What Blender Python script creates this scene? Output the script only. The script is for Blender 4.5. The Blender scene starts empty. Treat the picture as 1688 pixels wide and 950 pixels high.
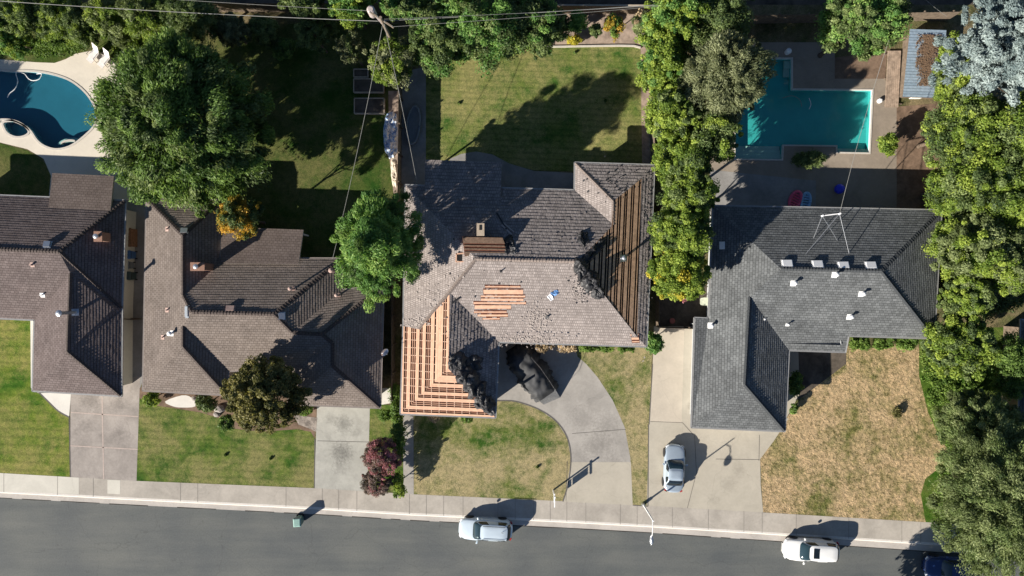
import bpy, bmesh, math, random
import numpy as np
from mathutils import Vector, geometry, noise
random.seed(7); RNG = np.random.default_rng(7)
R = math.radians
# ------------------------------------------------------------------ camera, sky, sun, exposure
SC = bpy.context.scene
HC = 58.0; S = 0.052; CX, CY = 844.0, 475.0
cam = bpy.data.cameras.new('camera'); camo = bpy.data.objects.new('camera', cam)
SC.collection.objects.link(camo); SC.camera = camo
camo.location = (0, 0, HC); camo.rotation_euler = (0, 0, 0)
cam.sensor_fit = 'HORIZONTAL'; cam.angle_x = 2*math.atan(844*S/HC); cam.clip_end = 3000; cam.clip_start = .5
EL, AZD = R(24), Vector((-.81, -.585, 0)).normalized()     # AZD points towards the sun
world = bpy.data.worlds.new('World'); SC.world = world; world.use_nodes = True
wn = world.node_tree; bg = wn.nodes['Background']
sky = wn.nodes.new('ShaderNodeTexSky'); sky.sky_type = 'NISHITA'; sky.sun_disc = False
sky.sun_elevation = EL; sky.sun_rotation = math.atan2(AZD.x, AZD.y)
sky.air_density = .75; sky.dust_density = .2; sky.ozone_density = 2.5
wn.links.new(sky.outputs[0], bg.inputs[0]); bg.inputs[1].default_value = .05
sl = bpy.data.lights.new('sun', 'SUN'); sl.energy = 5.0; sl.angle = R(.5); sl.color = (1, .93, .82)
so = bpy.data.objects.new('sun', sl); SC.collection.objects.link(so)
sdir = Vector((AZD.x*math.cos(EL), AZD.y*math.cos(EL), math.sin(EL)))
so.rotation_euler = sdir.to_track_quat('Z', 'Y').to_euler(); so.location = (-60, -45, 40)
SC.view_settings.view_transform = 'Standard'; SC.view_settings.look = 'None'
SC.view_settings.exposure = 1.0; SC.view_settings.gamma = 1
SC.render.engine = 'CYCLES'
try:
    SC.cycles.transparent_max_bounces = 12; SC.cycles.max_bounces = 6
except Exception: pass
COL = SC.collection
# ------------------------------------------------------------------ helpers
def P(px, py, z=0.0):
    k = S*(HC-z)/HC
    return Vector(((px-CX)*k, -(py-CY)*k, z))
def tag(o, label=None, cat=None, group=None, kind=None):
    if label: o['label'] = label
    if cat: o['category'] = cat
    if group: o['group'] = group
    if kind: o['kind'] = kind
    return o
def empty(name, loc, label, cat, group=None, rz=0):
    o = bpy.data.objects.new(name, None); COL.objects.link(o); o.location = loc; o.rotation_euler = (0, 0, rz)
    o.empty_display_size = .3
    return tag(o, label, cat, group)
class MB:
    def __init__(s, org=(0, 0, 0)): s.v = []; s.f = []; s.m = []; s.uv = []; s.o = Vector(org)
    def face(s, pts, mi=0, uv=None):
        n = len(s.v); s.v += [tuple(Vector(p)-s.o) for p in pts]
        s.f.append(tuple(range(n, n+len(pts)))); s.m.append(mi); s.uv += (uv if uv else [(0, 0)]*len(pts))
    def mesh(s, verts, faces, mi=0):
        n = len(s.v); s.v += [tuple(Vector(p)-s.o) for p in verts]
        for f in faces:
            s.f.append(tuple(i+n for i in f)); s.m.append(mi); s.uv += [(0, 0)]*len(f)
    def box(s, c, d, rz=0, mi=0, X=None, Y=None, Z=None):
        c = Vector(c)
        if X is None:
            X = Vector((math.cos(rz), math.sin(rz), 0)); Y = Vector((-math.sin(rz), math.cos(rz), 0)); Z = Vector((0, 0, 1))
        X = X*d[0]/2; Y = Y*d[1]/2; Z = Z*d[2]/2
        vs = [c+a*X+b*Y+e*Z for e in (-1, 1) for a, b in ((-1, -1), (1, -1), (1, 1), (-1, 1))]
        s.mesh(vs, [(3, 2, 1, 0), (4, 5, 6, 7), (0, 1, 5, 4), (1, 2, 6, 5), (2, 3, 7, 6), (3, 0, 4, 7)], mi)
    def bar(s, a, b, w, h, mi=0):
        a = Vector(a); b = Vector(b); X = (b-a); L = X.length; X.normalize()
        Y = Vector((0, 0, 1)).cross(X)
        if Y.length < .01: Y = Vector((0, 1, 0))
        Y.normalize(); Z = X.cross(Y)
        s.box((a+b)/2, (L, w, h), 0, mi, X, Y, Z)
    def tube(s, pts, r, n=8, mi=0, caps=True):
        pts = [Vector(p) for p in pts]; rs = r if isinstance(r, (list, tuple)) else [r]*len(pts)
        vs = []; N = len(pts)
        for i, p in enumerate(pts):
            d = (pts[min(i+1, N-1)]-pts[max(i-1, 0)]).normalized()
            a = d.cross(Vector((0, 0, 1)))
            if a.length < .05: a = d.cross(Vector((0, 1, 0)))
            a.normalize(); b = d.cross(a)
            for k in range(n):
                t = 2*math.pi*k/n; vs.append(p+(a*math.cos(t)+b*math.sin(t))*rs[i])
        fs = [(i*n+k, i*n+(k+1) % n, (i+1)*n+(k+1) % n, (i+1)*n+k) for i in range(N-1) for k in range(n)]
        if caps: fs += [tuple(range(n)), tuple(range((N-1)*n, N*n))[::-1]]
        s.mesh(vs, fs, mi)
    def build(s, name, mats, parent=None, smooth=False, loc=None):
        me = bpy.data.meshes.new(name); me.from_pydata(s.v, [], s.f)
        for m in (mats if isinstance(mats, (list, tuple)) else [mats]): me.materials.append(m)
        me.polygons.foreach_set('material_index', s.m)
        ul = me.uv_layers.new(name='UVMap'); ul.data.foreach_set('uv', [c for p in s.uv for c in p])
        if smooth: me.polygons.foreach_set('use_smooth', [True]*len(s.f))
        me.update(); o = bpy.data.objects.new(name, me); COL.objects.link(o)
        if parent: o.parent = parent
        if loc is not None: o.location = loc
        elif not parent and s.o.length > 0: o.location = s.o
        return o
def fix_normals(o):
    bm = bmesh.new(); bm.from_mesh(o.data); bmesh.ops.recalc_face_normals(bm, faces=bm.faces); bm.to_mesh(o.data); bm.free()
    return o
def catmull(pts, n=5, closed=True):
    out = []; N = len(pts)
    rng = range(N) if closed else range(N-1)
    for i in rng:
        p = [pts[(i+k) % N] if closed else pts[min(max(i+k, 0), N-1)] for k in (-1, 0, 1, 2)]
        for j in range(n):
            t = j/n
            out.append(tuple(.5*((2*p[1][c])+(-p[0][c]+p[2][c])*t+(2*p[0][c]-5*p[1][c]+4*p[2][c]-p[3][c])*t*t+(-p[0][c]+3*p[1][c]-3*p[2][c]+p[3][c])*t**3) for c in range(len(pts[0]))))
    if not closed: out.append(tuple(pts[-1]))
    return out
# ------------------------------------------------------------------ materials
def newmat(name):
    m = bpy.data.materials.new(name); m.use_nodes = True; nt = m.node_tree
    return m, nt, nt.nodes['Principled BSDF']
def N(nt, t, **k):
    n = nt.nodes.new(t)
    for a, b in k.items(): setattr(n, a, b)
    return n
def L(nt, a, b): nt.links.new(a, b)
def ramp(nt, fac, stops, interp='LINEAR'):
    r = N(nt, 'ShaderNodeValToRGB'); r.color_ramp.interpolation = interp
    while len(r.color_ramp.elements) < len(stops): r.color_ramp.elements.new(.5)
    for e, (p, c) in zip(r.color_ramp.elements, stops): e.position = p; e.color = (*c, 1)
    L(nt, fac, r.inputs[0]); return r.outputs[0]
def noise_t(nt, vec, scale, detail=4, rough=.55, dist=0):
    n = N(nt, 'ShaderNodeTexNoise'); n.inputs['Scale'].default_value = scale; n.inputs['Detail'].default_value = detail
    n.inputs['Roughness'].default_value = rough; n.inputs['Distortion'].default_value = dist
    L(nt, vec, n.inputs['Vector']); return n.outputs['Fac']
def mixc(nt, fac, a, b, mode='MIX'):
    m = N(nt, 'ShaderNodeMix', data_type='RGBA', blend_type=mode)
    for s, v in ((m.inputs[0], fac), (m.inputs[6], a), (m.inputs[7], b)):
        if isinstance(v, (int, float)): s.default_value = v
        elif isinstance(v, tuple): s.default_value = (*v, 1)
        else: L(nt, v, s)
    return m.outputs[2]
def math_n(nt, op, a, b=None):
    m = N(nt, 'ShaderNodeMath', operation=op)
    for s, v in ((m.inputs[0], a), (m.inputs[1], b)):
        if v is None: continue
        if isinstance(v, (int, float)): s.default_value = v
        else: L(nt, v, s)
    return m.outputs[0]
def bump(nt, h, bs, strength, dist):
    b = N(nt, 'ShaderNodeBump'); b.inputs['Strength'].default_value = strength; b.inputs['Distance'].default_value = dist
    L(nt, h, b.inputs['Height']); L(nt, b.outputs[0], bs.inputs['Normal'])
def plain(name, col, rough=.6, metal=0, var=.12, scale=6, spec=.3, coat=0):
    m, nt, bs = newmat(name); tc = N(nt, 'ShaderNodeTexCoord').outputs['Object']
    n = noise_t(nt, tc, scale)
    c = ramp(nt, n, [(.3, tuple(x*(1-var) for x in col)), (.7, tuple(min(1, x*(1+var)) for x in col))])
    L(nt, c, bs.inputs['Base Color']); bs.inputs['Roughness'].default_value = rough; bs.inputs['Metallic'].default_value = metal
    bs.inputs['Specular IOR Level'].default_value = spec; bs.inputs['Coat Weight'].default_value = coat
    return m
def grass(name, green, dry, amount, lush=None, rough_amp=.05, bscale=9, seed=0, mow=0, clump=0):
    m, nt, bs = newmat(name); g = N(nt, 'ShaderNodeNewGeometry').outputs['Position']
    mp = N(nt, 'ShaderNodeMapping'); mp.inputs['Location'].default_value = (seed*13.7, seed*7.1, 0); L(nt, g, mp.inputs[0]); v = mp.outputs[0]
    a = noise_t(nt, v, .28, 3, .6, .3); b = noise_t(nt, v, 1.6, 4, .65); c = noise_t(nt, v, 9, 4, .7)
    f = math_n(nt, 'ADD', math_n(nt, 'MULTIPLY', a, 1.15), math_n(nt, 'ADD', math_n(nt, 'MULTIPLY', b, .55), math_n(nt, 'MULTIPLY', c, .35)))
    lo = 1.02+(.5-amount)*.34
    fac = ramp(nt, f, [(max(0, (lo-.16)/2), (0, 0, 0)), (min(1, (lo+.16)/2), (1, 1, 1))])
    # the ramp input is clamped to 0..1, so halve the sum
    h = nt.nodes[-1]; nt.links.remove([l for l in nt.links if l.to_node == h][0]); L(nt, math_n(nt, 'MULTIPLY', f, .5), h.inputs[0])
    lush = lush or tuple(x*.55 for x in green)
    gcol = ramp(nt, noise_t(nt, v, .55, 3, .6), [(.36, lush), (.56, green)])
    base = mixc(nt, fac, gcol, dry)
    fine = ramp(nt, noise_t(nt, v, 16, 3, .75), [(.3, (.55, .56, .54)), (.7, (1.4, 1.38, 1.34))])
    base = mixc(nt, 1.0, base, fine, 'MULTIPLY')
    base = mixc(nt, 1.0, base, ramp(nt, noise_t(nt, v, 4.5, 4, .7), [(.34, (.72, .76, .74)), (.66, (1.2, 1.17, 1.12))]), 'MULTIPLY')
    if mow:
        sx = N(nt, 'ShaderNodeSeparateXYZ'); L(nt, g, sx.inputs[0]); yy = math_n(nt, 'ADD', sx.outputs[1], math_n(nt, 'MULTIPLY', sx.outputs[0], .04))
        sw = math_n(nt, 'SINE', math_n(nt, 'MULTIPLY', math_n(nt, 'ADD', yy, math_n(nt, 'MULTIPLY', a, .5)), 2*math.pi/mow))
        base = mixc(nt, 1.0, base, ramp(nt, math_n(nt, 'ADD', math_n(nt, 'MULTIPLY', sw, .5), .5), [(0, (.84, .86, .84)), (.35, (1.02, 1.02, 1.02)), (1, (1.06, 1.05, 1.04))]), 'MULTIPLY')
    if clump:
        base = mixc(nt, clump, base, ramp(nt, noise_t(nt, v, 3.2, 5, .85, .5), [(.40, (.42, .42, .36)), (.50, (1, 1, 1)), (.70, (1.2, 1.14, 1.08))]), 'MULTIPLY')
    L(nt, base, bs.inputs['Base Color'])
    bs.inputs['Roughness'].default_value = .95; bs.inputs['Specular IOR Level'].default_value = .05
    hh = math_n(nt, 'ADD', noise_t(nt, v, bscale, 4, .8), math_n(nt, 'MULTIPLY', noise_t(nt, v, 2.0, 2, .5), .6))
    bump(nt, hh, bs, 1.0, rough_amp)
    return m
G_ = .12; v_z = .13
def concrete(name, col, stain=.16, joint=None, scale=.5, tint2=None, spots=()):
    m, nt, bs = newmat(name); v = N(nt, 'ShaderNodeNewGeometry').outputs['Position']
    a = noise_t(nt, v, scale, 5, .65, .4); b = noise_t(nt, v, 5, 4, .7); c2 = tint2 or tuple(x*(1-stain*2) for x in col)
    base = ramp(nt, a, [(.32, c2), (.62, col)])
    f = ramp(nt, b, [(.3, (1-stain*.6,)*3), (.7, (1+stain*.5,)*3)])
    base = mixc(nt, 1.0, base, f, 'MULTIPLY')
    vo = N(nt, 'ShaderNodeTexVoronoi', feature='DISTANCE_TO_EDGE'); vo.inputs['Scale'].default_value = .16
    wv = N(nt, 'ShaderNodeVectorMath', operation='ADD'); nz = N(nt, 'ShaderNodeTexNoise'); nz.inputs['Scale'].default_value = .8
    L(nt, v, nz.inputs[0]); L(nt, v, wv.inputs[0]); L(nt, nz.outputs['Color'], wv.inputs[1]); L(nt, wv.outputs[0], vo.inputs[0])
    cr = ramp(nt, vo.outputs['Distance'], [(.0, (.72, .72, .72)), (.004, (1, 1, 1))])
    base = mixc(nt, .4, base, cr, 'MULTIPLY')
    for sx_, sy_, rad, k in spots:      # oil and tyre stains
        p_ = P(sx_, sy_, G_); sub = N(nt, 'ShaderNodeVectorMath', operation='SUBTRACT'); L(nt, v, sub.inputs[0]); sub.inputs[1].default_value = (p_.x, p_.y, v_z)
        ln = N(nt, 'ShaderNodeVectorMath', operation='LENGTH'); L(nt, sub.outputs[0], ln.inputs[0])
        dd = math_n(nt, 'ADD', math_n(nt, 'DIVIDE', ln.outputs['Value'], rad), math_n(nt, 'MULTIPLY', math_n(nt, 'SUBTRACT', b, .5), 1.6))
        base = mixc(nt, 1.0, base, ramp(nt, dd, [(.15, (k,)*3), (1.0, (1,)*3)]), 'MULTIPLY')
    L(nt, base, bs.inputs['Base Color']); bs.inputs['Roughness'].default_value = .88; bs.inputs['Specular IOR Level'].default_value = .2
    bump(nt, noise_t(nt, v, 25, 3, .6), bs, .3, .01)
    return m
def shingle(name, c1, c2, row=.21, width=.32, bamp=.014, mottle=.16, wear=None, warm=None):
    m, nt, bs = newmat(name); uv = N(nt, 'ShaderNodeUVMap').outputs[0]
    br = N(nt, 'ShaderNodeTexBrick'); L(nt, uv, br.inputs[0]); br.inputs['Scale'].default_value = 1
    br.inputs['Brick Width'].default_value = width; br.inputs['Row Height'].default_value = row
    br.inputs['Color1'].default_value = (*c1, 1); br.inputs['Color2'].default_value = (*c2, 1)
    br.inputs['Mortar'].default_value = (*(x*.45 for x in c1), 1); br.inputs['Mortar Size'].default_value = .012; br.inputs['Bias'].default_value = 0
    pos = N(nt, 'ShaderNodeNewGeometry').outputs['Position']
    f = ramp(nt, noise_t(nt, pos, .7, 5, .7), [(.3, (1-mottle,)*3), (.7, (1+mottle,)*3)])
    base = mixc(nt, 1, br.outputs[0], f, 'MULTIPLY')
    f2 = ramp(nt, noise_t(nt, pos, 14, 2, .6), [(.3, (1-mottle*.8,)*3), (.7, (1+mottle*.8,)*3)])
    base = mixc(nt, 1, base, f2, 'MULTIPLY')
    if wear:
        base = mixc(nt, ramp(nt, noise_t(nt, pos, 2.2, 5, .75, .8), [(.5, (0, 0, 0)), (.62, (1, 1, 1))]), base, wear)
    L(nt, base, bs.inputs['Base Color']); bs.inputs['Roughness'].default_value = .92; bs.inputs['Specular IOR Level'].default_value = .15
    sx = N(nt, 'ShaderNodeSeparateXYZ'); L(nt, uv, sx.inputs[0])
    saw = math_n(nt, 'SUBTRACT', 1.0, math_n(nt, 'FRACT', math_n(nt, 'DIVIDE', sx.outputs[1], row)))
    h = math_n(nt, 'ADD', math_n(nt, 'MULTIPLY', saw, 1.0), math_n(nt, 'ADD', math_n(nt, 'MULTIPLY', noise_t(nt, pos, 9, 4, .7), .5), math_n(nt, 'MULTIPLY', br.outputs[1], -.35)))
    bump(nt, h, bs, 1.0, bamp)
    return m
def stripes(name, cols, period, uvaxis=0, gap=.1, rough=.7, spec=.2, metal=0):
    m, nt, bs = newmat(name); uv = N(nt, 'ShaderNodeUVMap').outputs[0]
    sx = N(nt, 'ShaderNodeSeparateXYZ'); L(nt, uv, sx.inputs[0]); q = math_n(nt, 'DIVIDE', sx.outputs[uvaxis], period)
    fr = math_n(nt, 'FRACT', q); wn_ = N(nt, 'ShaderNodeTexWhiteNoise', noise_dimensions='1D'); L(nt, math_n(nt, 'FLOOR', q), wn_.inputs['W'])
    c = ramp(nt, wn_.outputs[0], [(0, cols[0]), (1, cols[1])]); g = ramp(nt, fr, [(0, (.25,)*3), (gap, (.3,)*3), (gap+.02, (1,)*3)])
    pos = N(nt, 'ShaderNodeTexCoord').outputs['Object']
    c = mixc(nt, 1, mixc(nt, 1, c, g, 'MULTIPLY'), ramp(nt, noise_t(nt, pos, 5, 5, .7), [(.3, (.75,)*3), (.7, (1.2,)*3)]), 'MULTIPLY')
    L(nt, c, bs.inputs['Base Color']); bs.inputs['Roughness'].default_value = rough; bs.inputs['Specular IOR Level'].default_value = spec; bs.inputs['Metallic'].default_value = metal
    return m
def leafmat(name, lo, mid, hi, trans=.38):
    m, nt, bs = newmat(name); a = N(nt, 'ShaderNodeAttribute', attribute_name='tint')
    g = 1.25
    lo, mid, hi = [tuple(min(.8, x*g) for x in q) for q in (lo, mid, hi)]
    c = ramp(nt, a.outputs['Fac'], [(0, lo), (.5, mid), (1, hi)])
    L(nt, c, bs.inputs['Base Color']); bs.inputs['Roughness'].default_value = .55; bs.inputs['Specular IOR Level'].default_value = .25
    t = N(nt, 'ShaderNodeBsdfTranslucent'); L(nt, mixc(nt, 1, c, (1.1, 1.15, .7), 'MULTIPLY'), t.inputs[0])
    mx = N(nt, 'ShaderNodeMixShader'); mx.inputs[0].default_value = trans; L(nt, bs.outputs[0], mx.inputs[1]); L(nt, t.outputs[0], mx.inputs[2])
    L(nt, mx.outputs[0], nt.nodes['Material Output'].inputs[0]); return m
def watermat(name, tint, fres=.5):
    m, nt, bs = newmat(name); pos = N(nt, 'ShaderNodeNewGeometry').outputs['Position']
    nt.nodes.remove(bs); out = nt.nodes['Material Output']
    tr = N(nt, 'ShaderNodeBsdfTransparent'); tr.inputs[0].default_value = (*tint, 1)
    gl = N(nt, 'ShaderNodeBsdfGlossy'); gl.inputs['Roughness'].default_value = .03
    b = N(nt, 'ShaderNodeBump'); b.inputs['Strength'].default_value = .25; b.inputs['Distance'].default_value = .03
    L(nt, noise_t(nt, pos, 3, 3, .5), b.inputs['Height']); L(nt, b.outputs[0], gl.inputs['Normal'])
    mx = N(nt, 'ShaderNodeMixShader'); mx.inputs[0].default_value = .045; L(nt, tr.outputs[0], mx.inputs[1]); L(nt, gl.outputs[0], mx.inputs[2])
    L(nt, mx.outputs[0], out.inputs[0]); return m
def glass_dark(name, col=(.01, .015, .02)):
    m, nt, bs = newmat(name); bs.inputs['Base Color'].default_value = (*col, 1); bs.inputs['Roughness'].default_value = .06
    bs.inputs['Specular IOR Level'].default_value = .6; bs.inputs['Coat Weight'].default_value = .4; return m
def paint(name, col, metal=0, rough=.32):
    m, nt, bs = newmat(name); tc = N(nt, 'ShaderNodeTexCoord').outputs['Object']
    c = ramp(nt, noise_t(nt, tc, 1.5, 4), [(.3, tuple(x*.93 for x in col)), (.7, col)])
    L(nt, c, bs.inputs['Base Color']); bs.inputs['Roughness'].default_value = rough; bs.inputs['Metallic'].default_value = metal
    bs.inputs['Coat Weight'].default_value = .7; bs.inputs['Coat Roughness'].default_value = .08; return m
def asphalt():
    m, nt, bs = newmat('asphalt'); v = N(nt, 'ShaderNodeNewGeometry').outputs['Position']
    mp = N(nt, 'ShaderNodeMapping'); mp.inputs['Rotation'].default_value = (0, 0, R(3)); mp.inputs['Scale'].default_value = (.12, 1, 1); L(nt, v, mp.inputs[0])
    a = noise_t(nt, mp.outputs[0], .8, 4, .6); b = noise_t(nt, v, 7, 4, .8); c = noise_t(nt, v, .25, 3, .5)
    base = ramp(nt, a, [(.30, (.100, .109, .108)), (.66, (.132, .138, .131))])
    sp = ramp(nt, noise_t(nt, v, 1.3, 5, .8, .5), [(.30, (.78, .78, .78)), (.40, (1, 1, 1)), (.68, (1, 1, 1)), (.76, (1.14, 1.13, 1.1))]); base = mixc(nt, 1, base, sp, 'MULTIPLY')
    base = mixc(nt, 1, base, ramp(nt, b, [(.3, (.86,)*3), (.7, (1.12,)*3)]), 'MULTIPLY')
    base = mixc(nt, 1, base, ramp(nt, c, [(.35, (.85, .86, .9)), (.65, (1.08, 1.06, 1.04))]), 'MULTIPLY')
    vo = N(nt, 'ShaderNodeTexVoronoi', feature='DISTANCE_TO_EDGE'); vo.inputs['Scale'].default_value = .13
    wv = N(nt, 'ShaderNodeVectorMath', operation='ADD'); nz = N(nt, 'ShaderNodeTexNoise'); nz.inputs['Scale'].default_value = .6; nz.inputs['Detail'].default_value = 6
    L(nt, v, nz.inputs[0]); L(nt, v, wv.inputs[0]); L(nt, nz.outputs['Color'], wv.inputs[1]); L(nt, wv.outputs[0], vo.inputs[0])
    base = mixc(nt, .3, base, ramp(nt, vo.outputs['Distance'], [(0, (.5,)*3), (.003, (1,)*3)]), 'MULTIPLY')
    L(nt, base, bs.inputs['Base Color']); bs.inputs['Roughness'].default_value = .85; bs.inputs['Specular IOR Level'].default_value = .25
    bump(nt, noise_t(nt, v, 30, 2, .6), bs, .4, .01); return m
M = {}
M['asphalt'] = asphalt()
M['walk'] = concrete('sidewalk_concrete', (.44, .40, .35), .12)
M['walk_new'] = concrete('sidewalk_pale_concrete', (.60, .57, .50), .06)
M['curb'] = concrete('curb_concrete', (.50, .46, .42), .10)
M['drive_pink'] = concrete('driveway_pinkish_concrete', (.37, .33, .30), .16, spots=[(150, 660, 1.0, .7), (195, 665, .9, .75), (140, 705, .9, .8), (200, 715, .9, .8)])
M['drive_pale'] = concrete('driveway_pale_concrete', (.42, .41, .37), .12, spots=[(563, 745, 1.1, .5), (566, 700, .9, .62), (560, 770, .8, .75), (545, 690, .6, .8), (585, 715, .5, .8)])
M['drive_grey'] = concrete('driveway_grey_concrete', (.38, .355, .325), .12, spots=[(985, 735, 1.6, .75), (1000, 700, 1.2, .8), (960, 690, 1.4, .85), (1015, 770, 1.0, .8)])
M['drive_tan'] = concrete('driveway_tan_concrete', (.52, .46, .38), .07)
M['drive_tan2'] = concrete('driveway_grey_tan_concrete', (.45, .41, .34), .07, spots=[(1200, 800, .9, .88), (1175, 825, .7, .85), (1220, 775, .7, .88), (1140, 668, .5, .8)])
M['seam'] = plain('driveway_wood_seam', (.44, .36, .32), .9)
M['seam_dark'] = plain('concrete_joint', (.12, .11, .10), .9)
M['white_conc'] = concrete('white_concrete', (.66, .63, .58), .05)
M['pooldeck'] = concrete('pool_deck_concrete', (.66, .60, .51), .05)
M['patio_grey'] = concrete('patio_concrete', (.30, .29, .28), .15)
M['patio_tan'] = concrete('patio_tan_concrete', (.30, .25, .20), .12)
M['dirt'] = concrete('brown_dirt', (.22, .15, .105), .25, scale=1.2)
M['dirt_pale'] = concrete('pale_mulch_dirt', (.40, .31, .25), .25, scale=1.5)
M['dirt_dark'] = concrete('dark_yard_dirt', (.12, .10, .08), .3, scale=.8)
M['rock'] = concrete('rock_bed', (.36, .31, .27), .3, scale=3)
M['ground'] = grass('yard_ground', (.10, .11, .045), (.20, .16, .10), .55, seed=9)
M['lawnA'] = grass('lawn_olive', (.14, .19, .032), (.24, .225, .08), .48, (.05, .12, .015), .03, seed=1, mow=.7)
M['lawnB'] = grass('lawn_green', (.11, .155, .034), (.21, .20, .085), .42, (.04, .095, .016), .03, seed=2, mow=.62)
M['lawnC'] = grass('lawn_patchy', (.13, .16, .045), (.34, .285, .165), .6, (.04, .10, .016), .03, seed=3, clump=.35)
M['lawnD'] = grass('lawn_back', (.12, .16, .042), (.25, .235, .10), .5, (.035, .10, .018), .03, seed=4, mow=.5)
M['lawnDry'] = grass('lawn_dry', (.17, .165, .06), (.47, .345, .215), .72, (.09, .125, .03), .085, bscale=4, seed=5, clump=.8)
M['lawnE'] = grass('lawn_lush', (.07, .125, .02), (.15, .17, .05), .2, (.04, .10, .012), .06, seed=6)
M['lawnF'] = grass('lawn_backyard_shade_dark', (.060, .090, .022), (.125, .125, .05), .42, (.025, .07, .012), .03, seed=7)  # grass colour darkened to deepen the shade over the back yards
M['edge'] = plain('lawn_edge_soil', (.05, .04, .03), .95)
M['sh_brown'] = shingle('brown_shingles', (.132, .105, .100), (.172, .140, .134))
M['sh_brown2'] = shingle('tan_brown_shingles', (.172, .142, .124), (.215, .180, .160))
M['sh_ext'] = shingle('patio_roof_shingles', (.150, .118, .104), (.185, .148, .132), bamp=.01)
M['sh_grey'] = shingle('charcoal_shingles', (.112, .118, .121), (.170, .178, .182), mottle=.2)
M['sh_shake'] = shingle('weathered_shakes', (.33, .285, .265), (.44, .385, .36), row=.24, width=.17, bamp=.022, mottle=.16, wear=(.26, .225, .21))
M['sh_shake_shade'] = shingle('weathered_shakes_shaded_slope', (.21, .185, .18), (.29, .26, .25), row=.28, width=.2, bamp=.03, mottle=.2, wear=(.15, .135, .13))  # same shakes, with the shade of the north and east slopes in the colour
M['ridge'] = plain('ridge_cap_shingle', (.07, .055, .05), .9, var=.4, scale=20)
M['ridge_grey'] = plain('grey_ridge_cap', (.055, .06, .065), .9, var=.4, scale=20)
M['ridge_shake'] = plain('shake_ridge_cap', (.22, .18, .16), .9, var=.4, scale=20)
M['fascia'] = plain('fascia_paint', (.45, .42, .38), .6)
M['gutter'] = plain('gutter_metal', (.30, .30, .30), .4, metal=.2)
M['gutter_dk'] = plain('brown_gutter', (.22, .19, .175), .5)
M['cavity'] = plain('attic_dark_wood', (.10, .036, .022), .9, var=.4)
M['cavity_br'] = plain('attic_brown_dark', (.025, .018, .015), .9, var=.4)
M['board'] = plain('raw_orange_board', (.58, .35, .24), .8, var=.14, scale=3)
M['board_br'] = plain('weathered_brown_board', (.52, .34, .22), .85, var=.25, scale=3)
M['rafter'] = plain('rafter_wood', (.62, .44, .34), .8)
M['wall_cream'] = plain('cream_stucco', (.62, .60, .52), .9, var=.05)
M['wall_tan'] = plain('tan_stucco', (.42, .36, .29), .9, var=.06)
M['wall_blue'] = plain('pale_grey_siding', (.45, .47, .48), .9, var=.05)
M['trim'] = plain('white_trim', (.75, .74, .71), .5, var=.04)
M['door'] = plain('door_paint', (.16, .07, .05), .5)
M['gdoor'] = plain('garage_door_paint', (.62, .60, .56), .5, var=.05)
M['glass'] = glass_dark('window_glass')
M['metal'] = plain('galvanised_metal', (.55, .57, .6), .35, metal=.8, var=.08)
M['white'] = plain('white_painted_metal', (.80, .80, .80), .45, var=.04)
M['pipe_rust'] = plain('rusty_pipe', (.42, .30, .26), .7, var=.2)
M['brick'] = plain('chimney_brick', (.26, .15, .11), .9, var=.3, scale=18)
M['beige_brick'] = plain('pale_chimney_masonry', (.38, .31, .24), .9, var=.2, scale=12)
M['black'] = plain('black_opening', (.012, .012, .012), .8)
M['fence'] = plain('weathered_fence_wood', (.15, .115, .085), .9, var=.3, scale=4)
M['fence_pale'] = plain('pale_fence_cap', (.40, .34, .27), .9, var=.2, scale=4)
M['bark'] = plain('bark', (.12, .09, .065), .95, var=.35, scale=8)
M['bark_pale'] = plain('pale_bark', (.30, .25, .19), .95, var=.3, scale=8)
M['felt'] = plain('torn_black_felt', (.022, .022, .025), .55, var=.5, scale=2.5, spec=.5)
M['felt_grey'] = plain('torn_grey_felt', (.13, .125, .125), .7, var=.4, scale=3)
M['scrap'] = plain('pale_shake_scraps', (.36, .315, .29), .9, var=.3, scale=30)
M['tarp'] = plain('black_tarp', (.038, .039, .042), .72, var=.5, scale=1.2, spec=.35)
M['tarp_grey'] = plain('grey_tarp', (.16, .16, .16), .6, var=.2)
M['blue_tarp'] = plain('blue_tarp', (.10, .22, .45), .5, var=.5, scale=5)
M['white_tarp'] = plain('white_sheet', (.62, .63, .66), .6, var=.15)
M['plaster'] = plain('pool_plaster', (.065, .36, .36), .8, var=.06, scale=1)
M['plaster_deep'] = plain('pool_plaster_blue', (.030, .125, .180), .8, var=.06, scale=1)
M['water'] = watermat('pool_water', (.60, .90, .93))
M['water_teal'] = watermat('teal_pool_water', (.70, .97, .95))
M['coping'] = plain('pool_coping', (.52, .48, .43), .8, var=.08)
M['tile'] = plain('waterline_tile', (.65, .78, .80), .4, var=.1)
M['shed'] = stripes('corrugated_roof', ((.26, .34, .42), (.32, .40, .48)), .25, 1, .12, .55, .4, .2)
M['deckwood'] = stripes('deck_planks', ((.24, .18, .13), (.36, .28, .21)), .22, 0, .14)
M['bin_blue'] = plain('blue_plastic', (.06, .14, .32), .45)
M['bin_grey'] = plain('grey_plastic', (.20, .22, .24), .5)
M['bin_dark'] = plain('dark_green_plastic', (.06, .09, .09), .5)
M['bin_green'] = plain('green_bin_plastic', (.10, .19, .17), .45)
M['rust_wood'] = plain('stained_wood_lid', (.26, .14, .08), .8, var=.3)
M['pink'] = plain('pink_vinyl', (.75, .12, .22), .4)
M['ltblue'] = plain('light_blue_vinyl', (.28, .50, .75), .4)
M['ballblue'] = plain('blue_vinyl', (.03, .05, .60), .35)
M['tyre'] = plain('tyre_rubber', (.02, .02, .02), .8)
M['rim'] = plain('alloy_rim', (.55, .56, .58), .3, metal=.8)
M['car_white'] = paint('white_car_paint', (.80, .80, .79))
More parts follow.
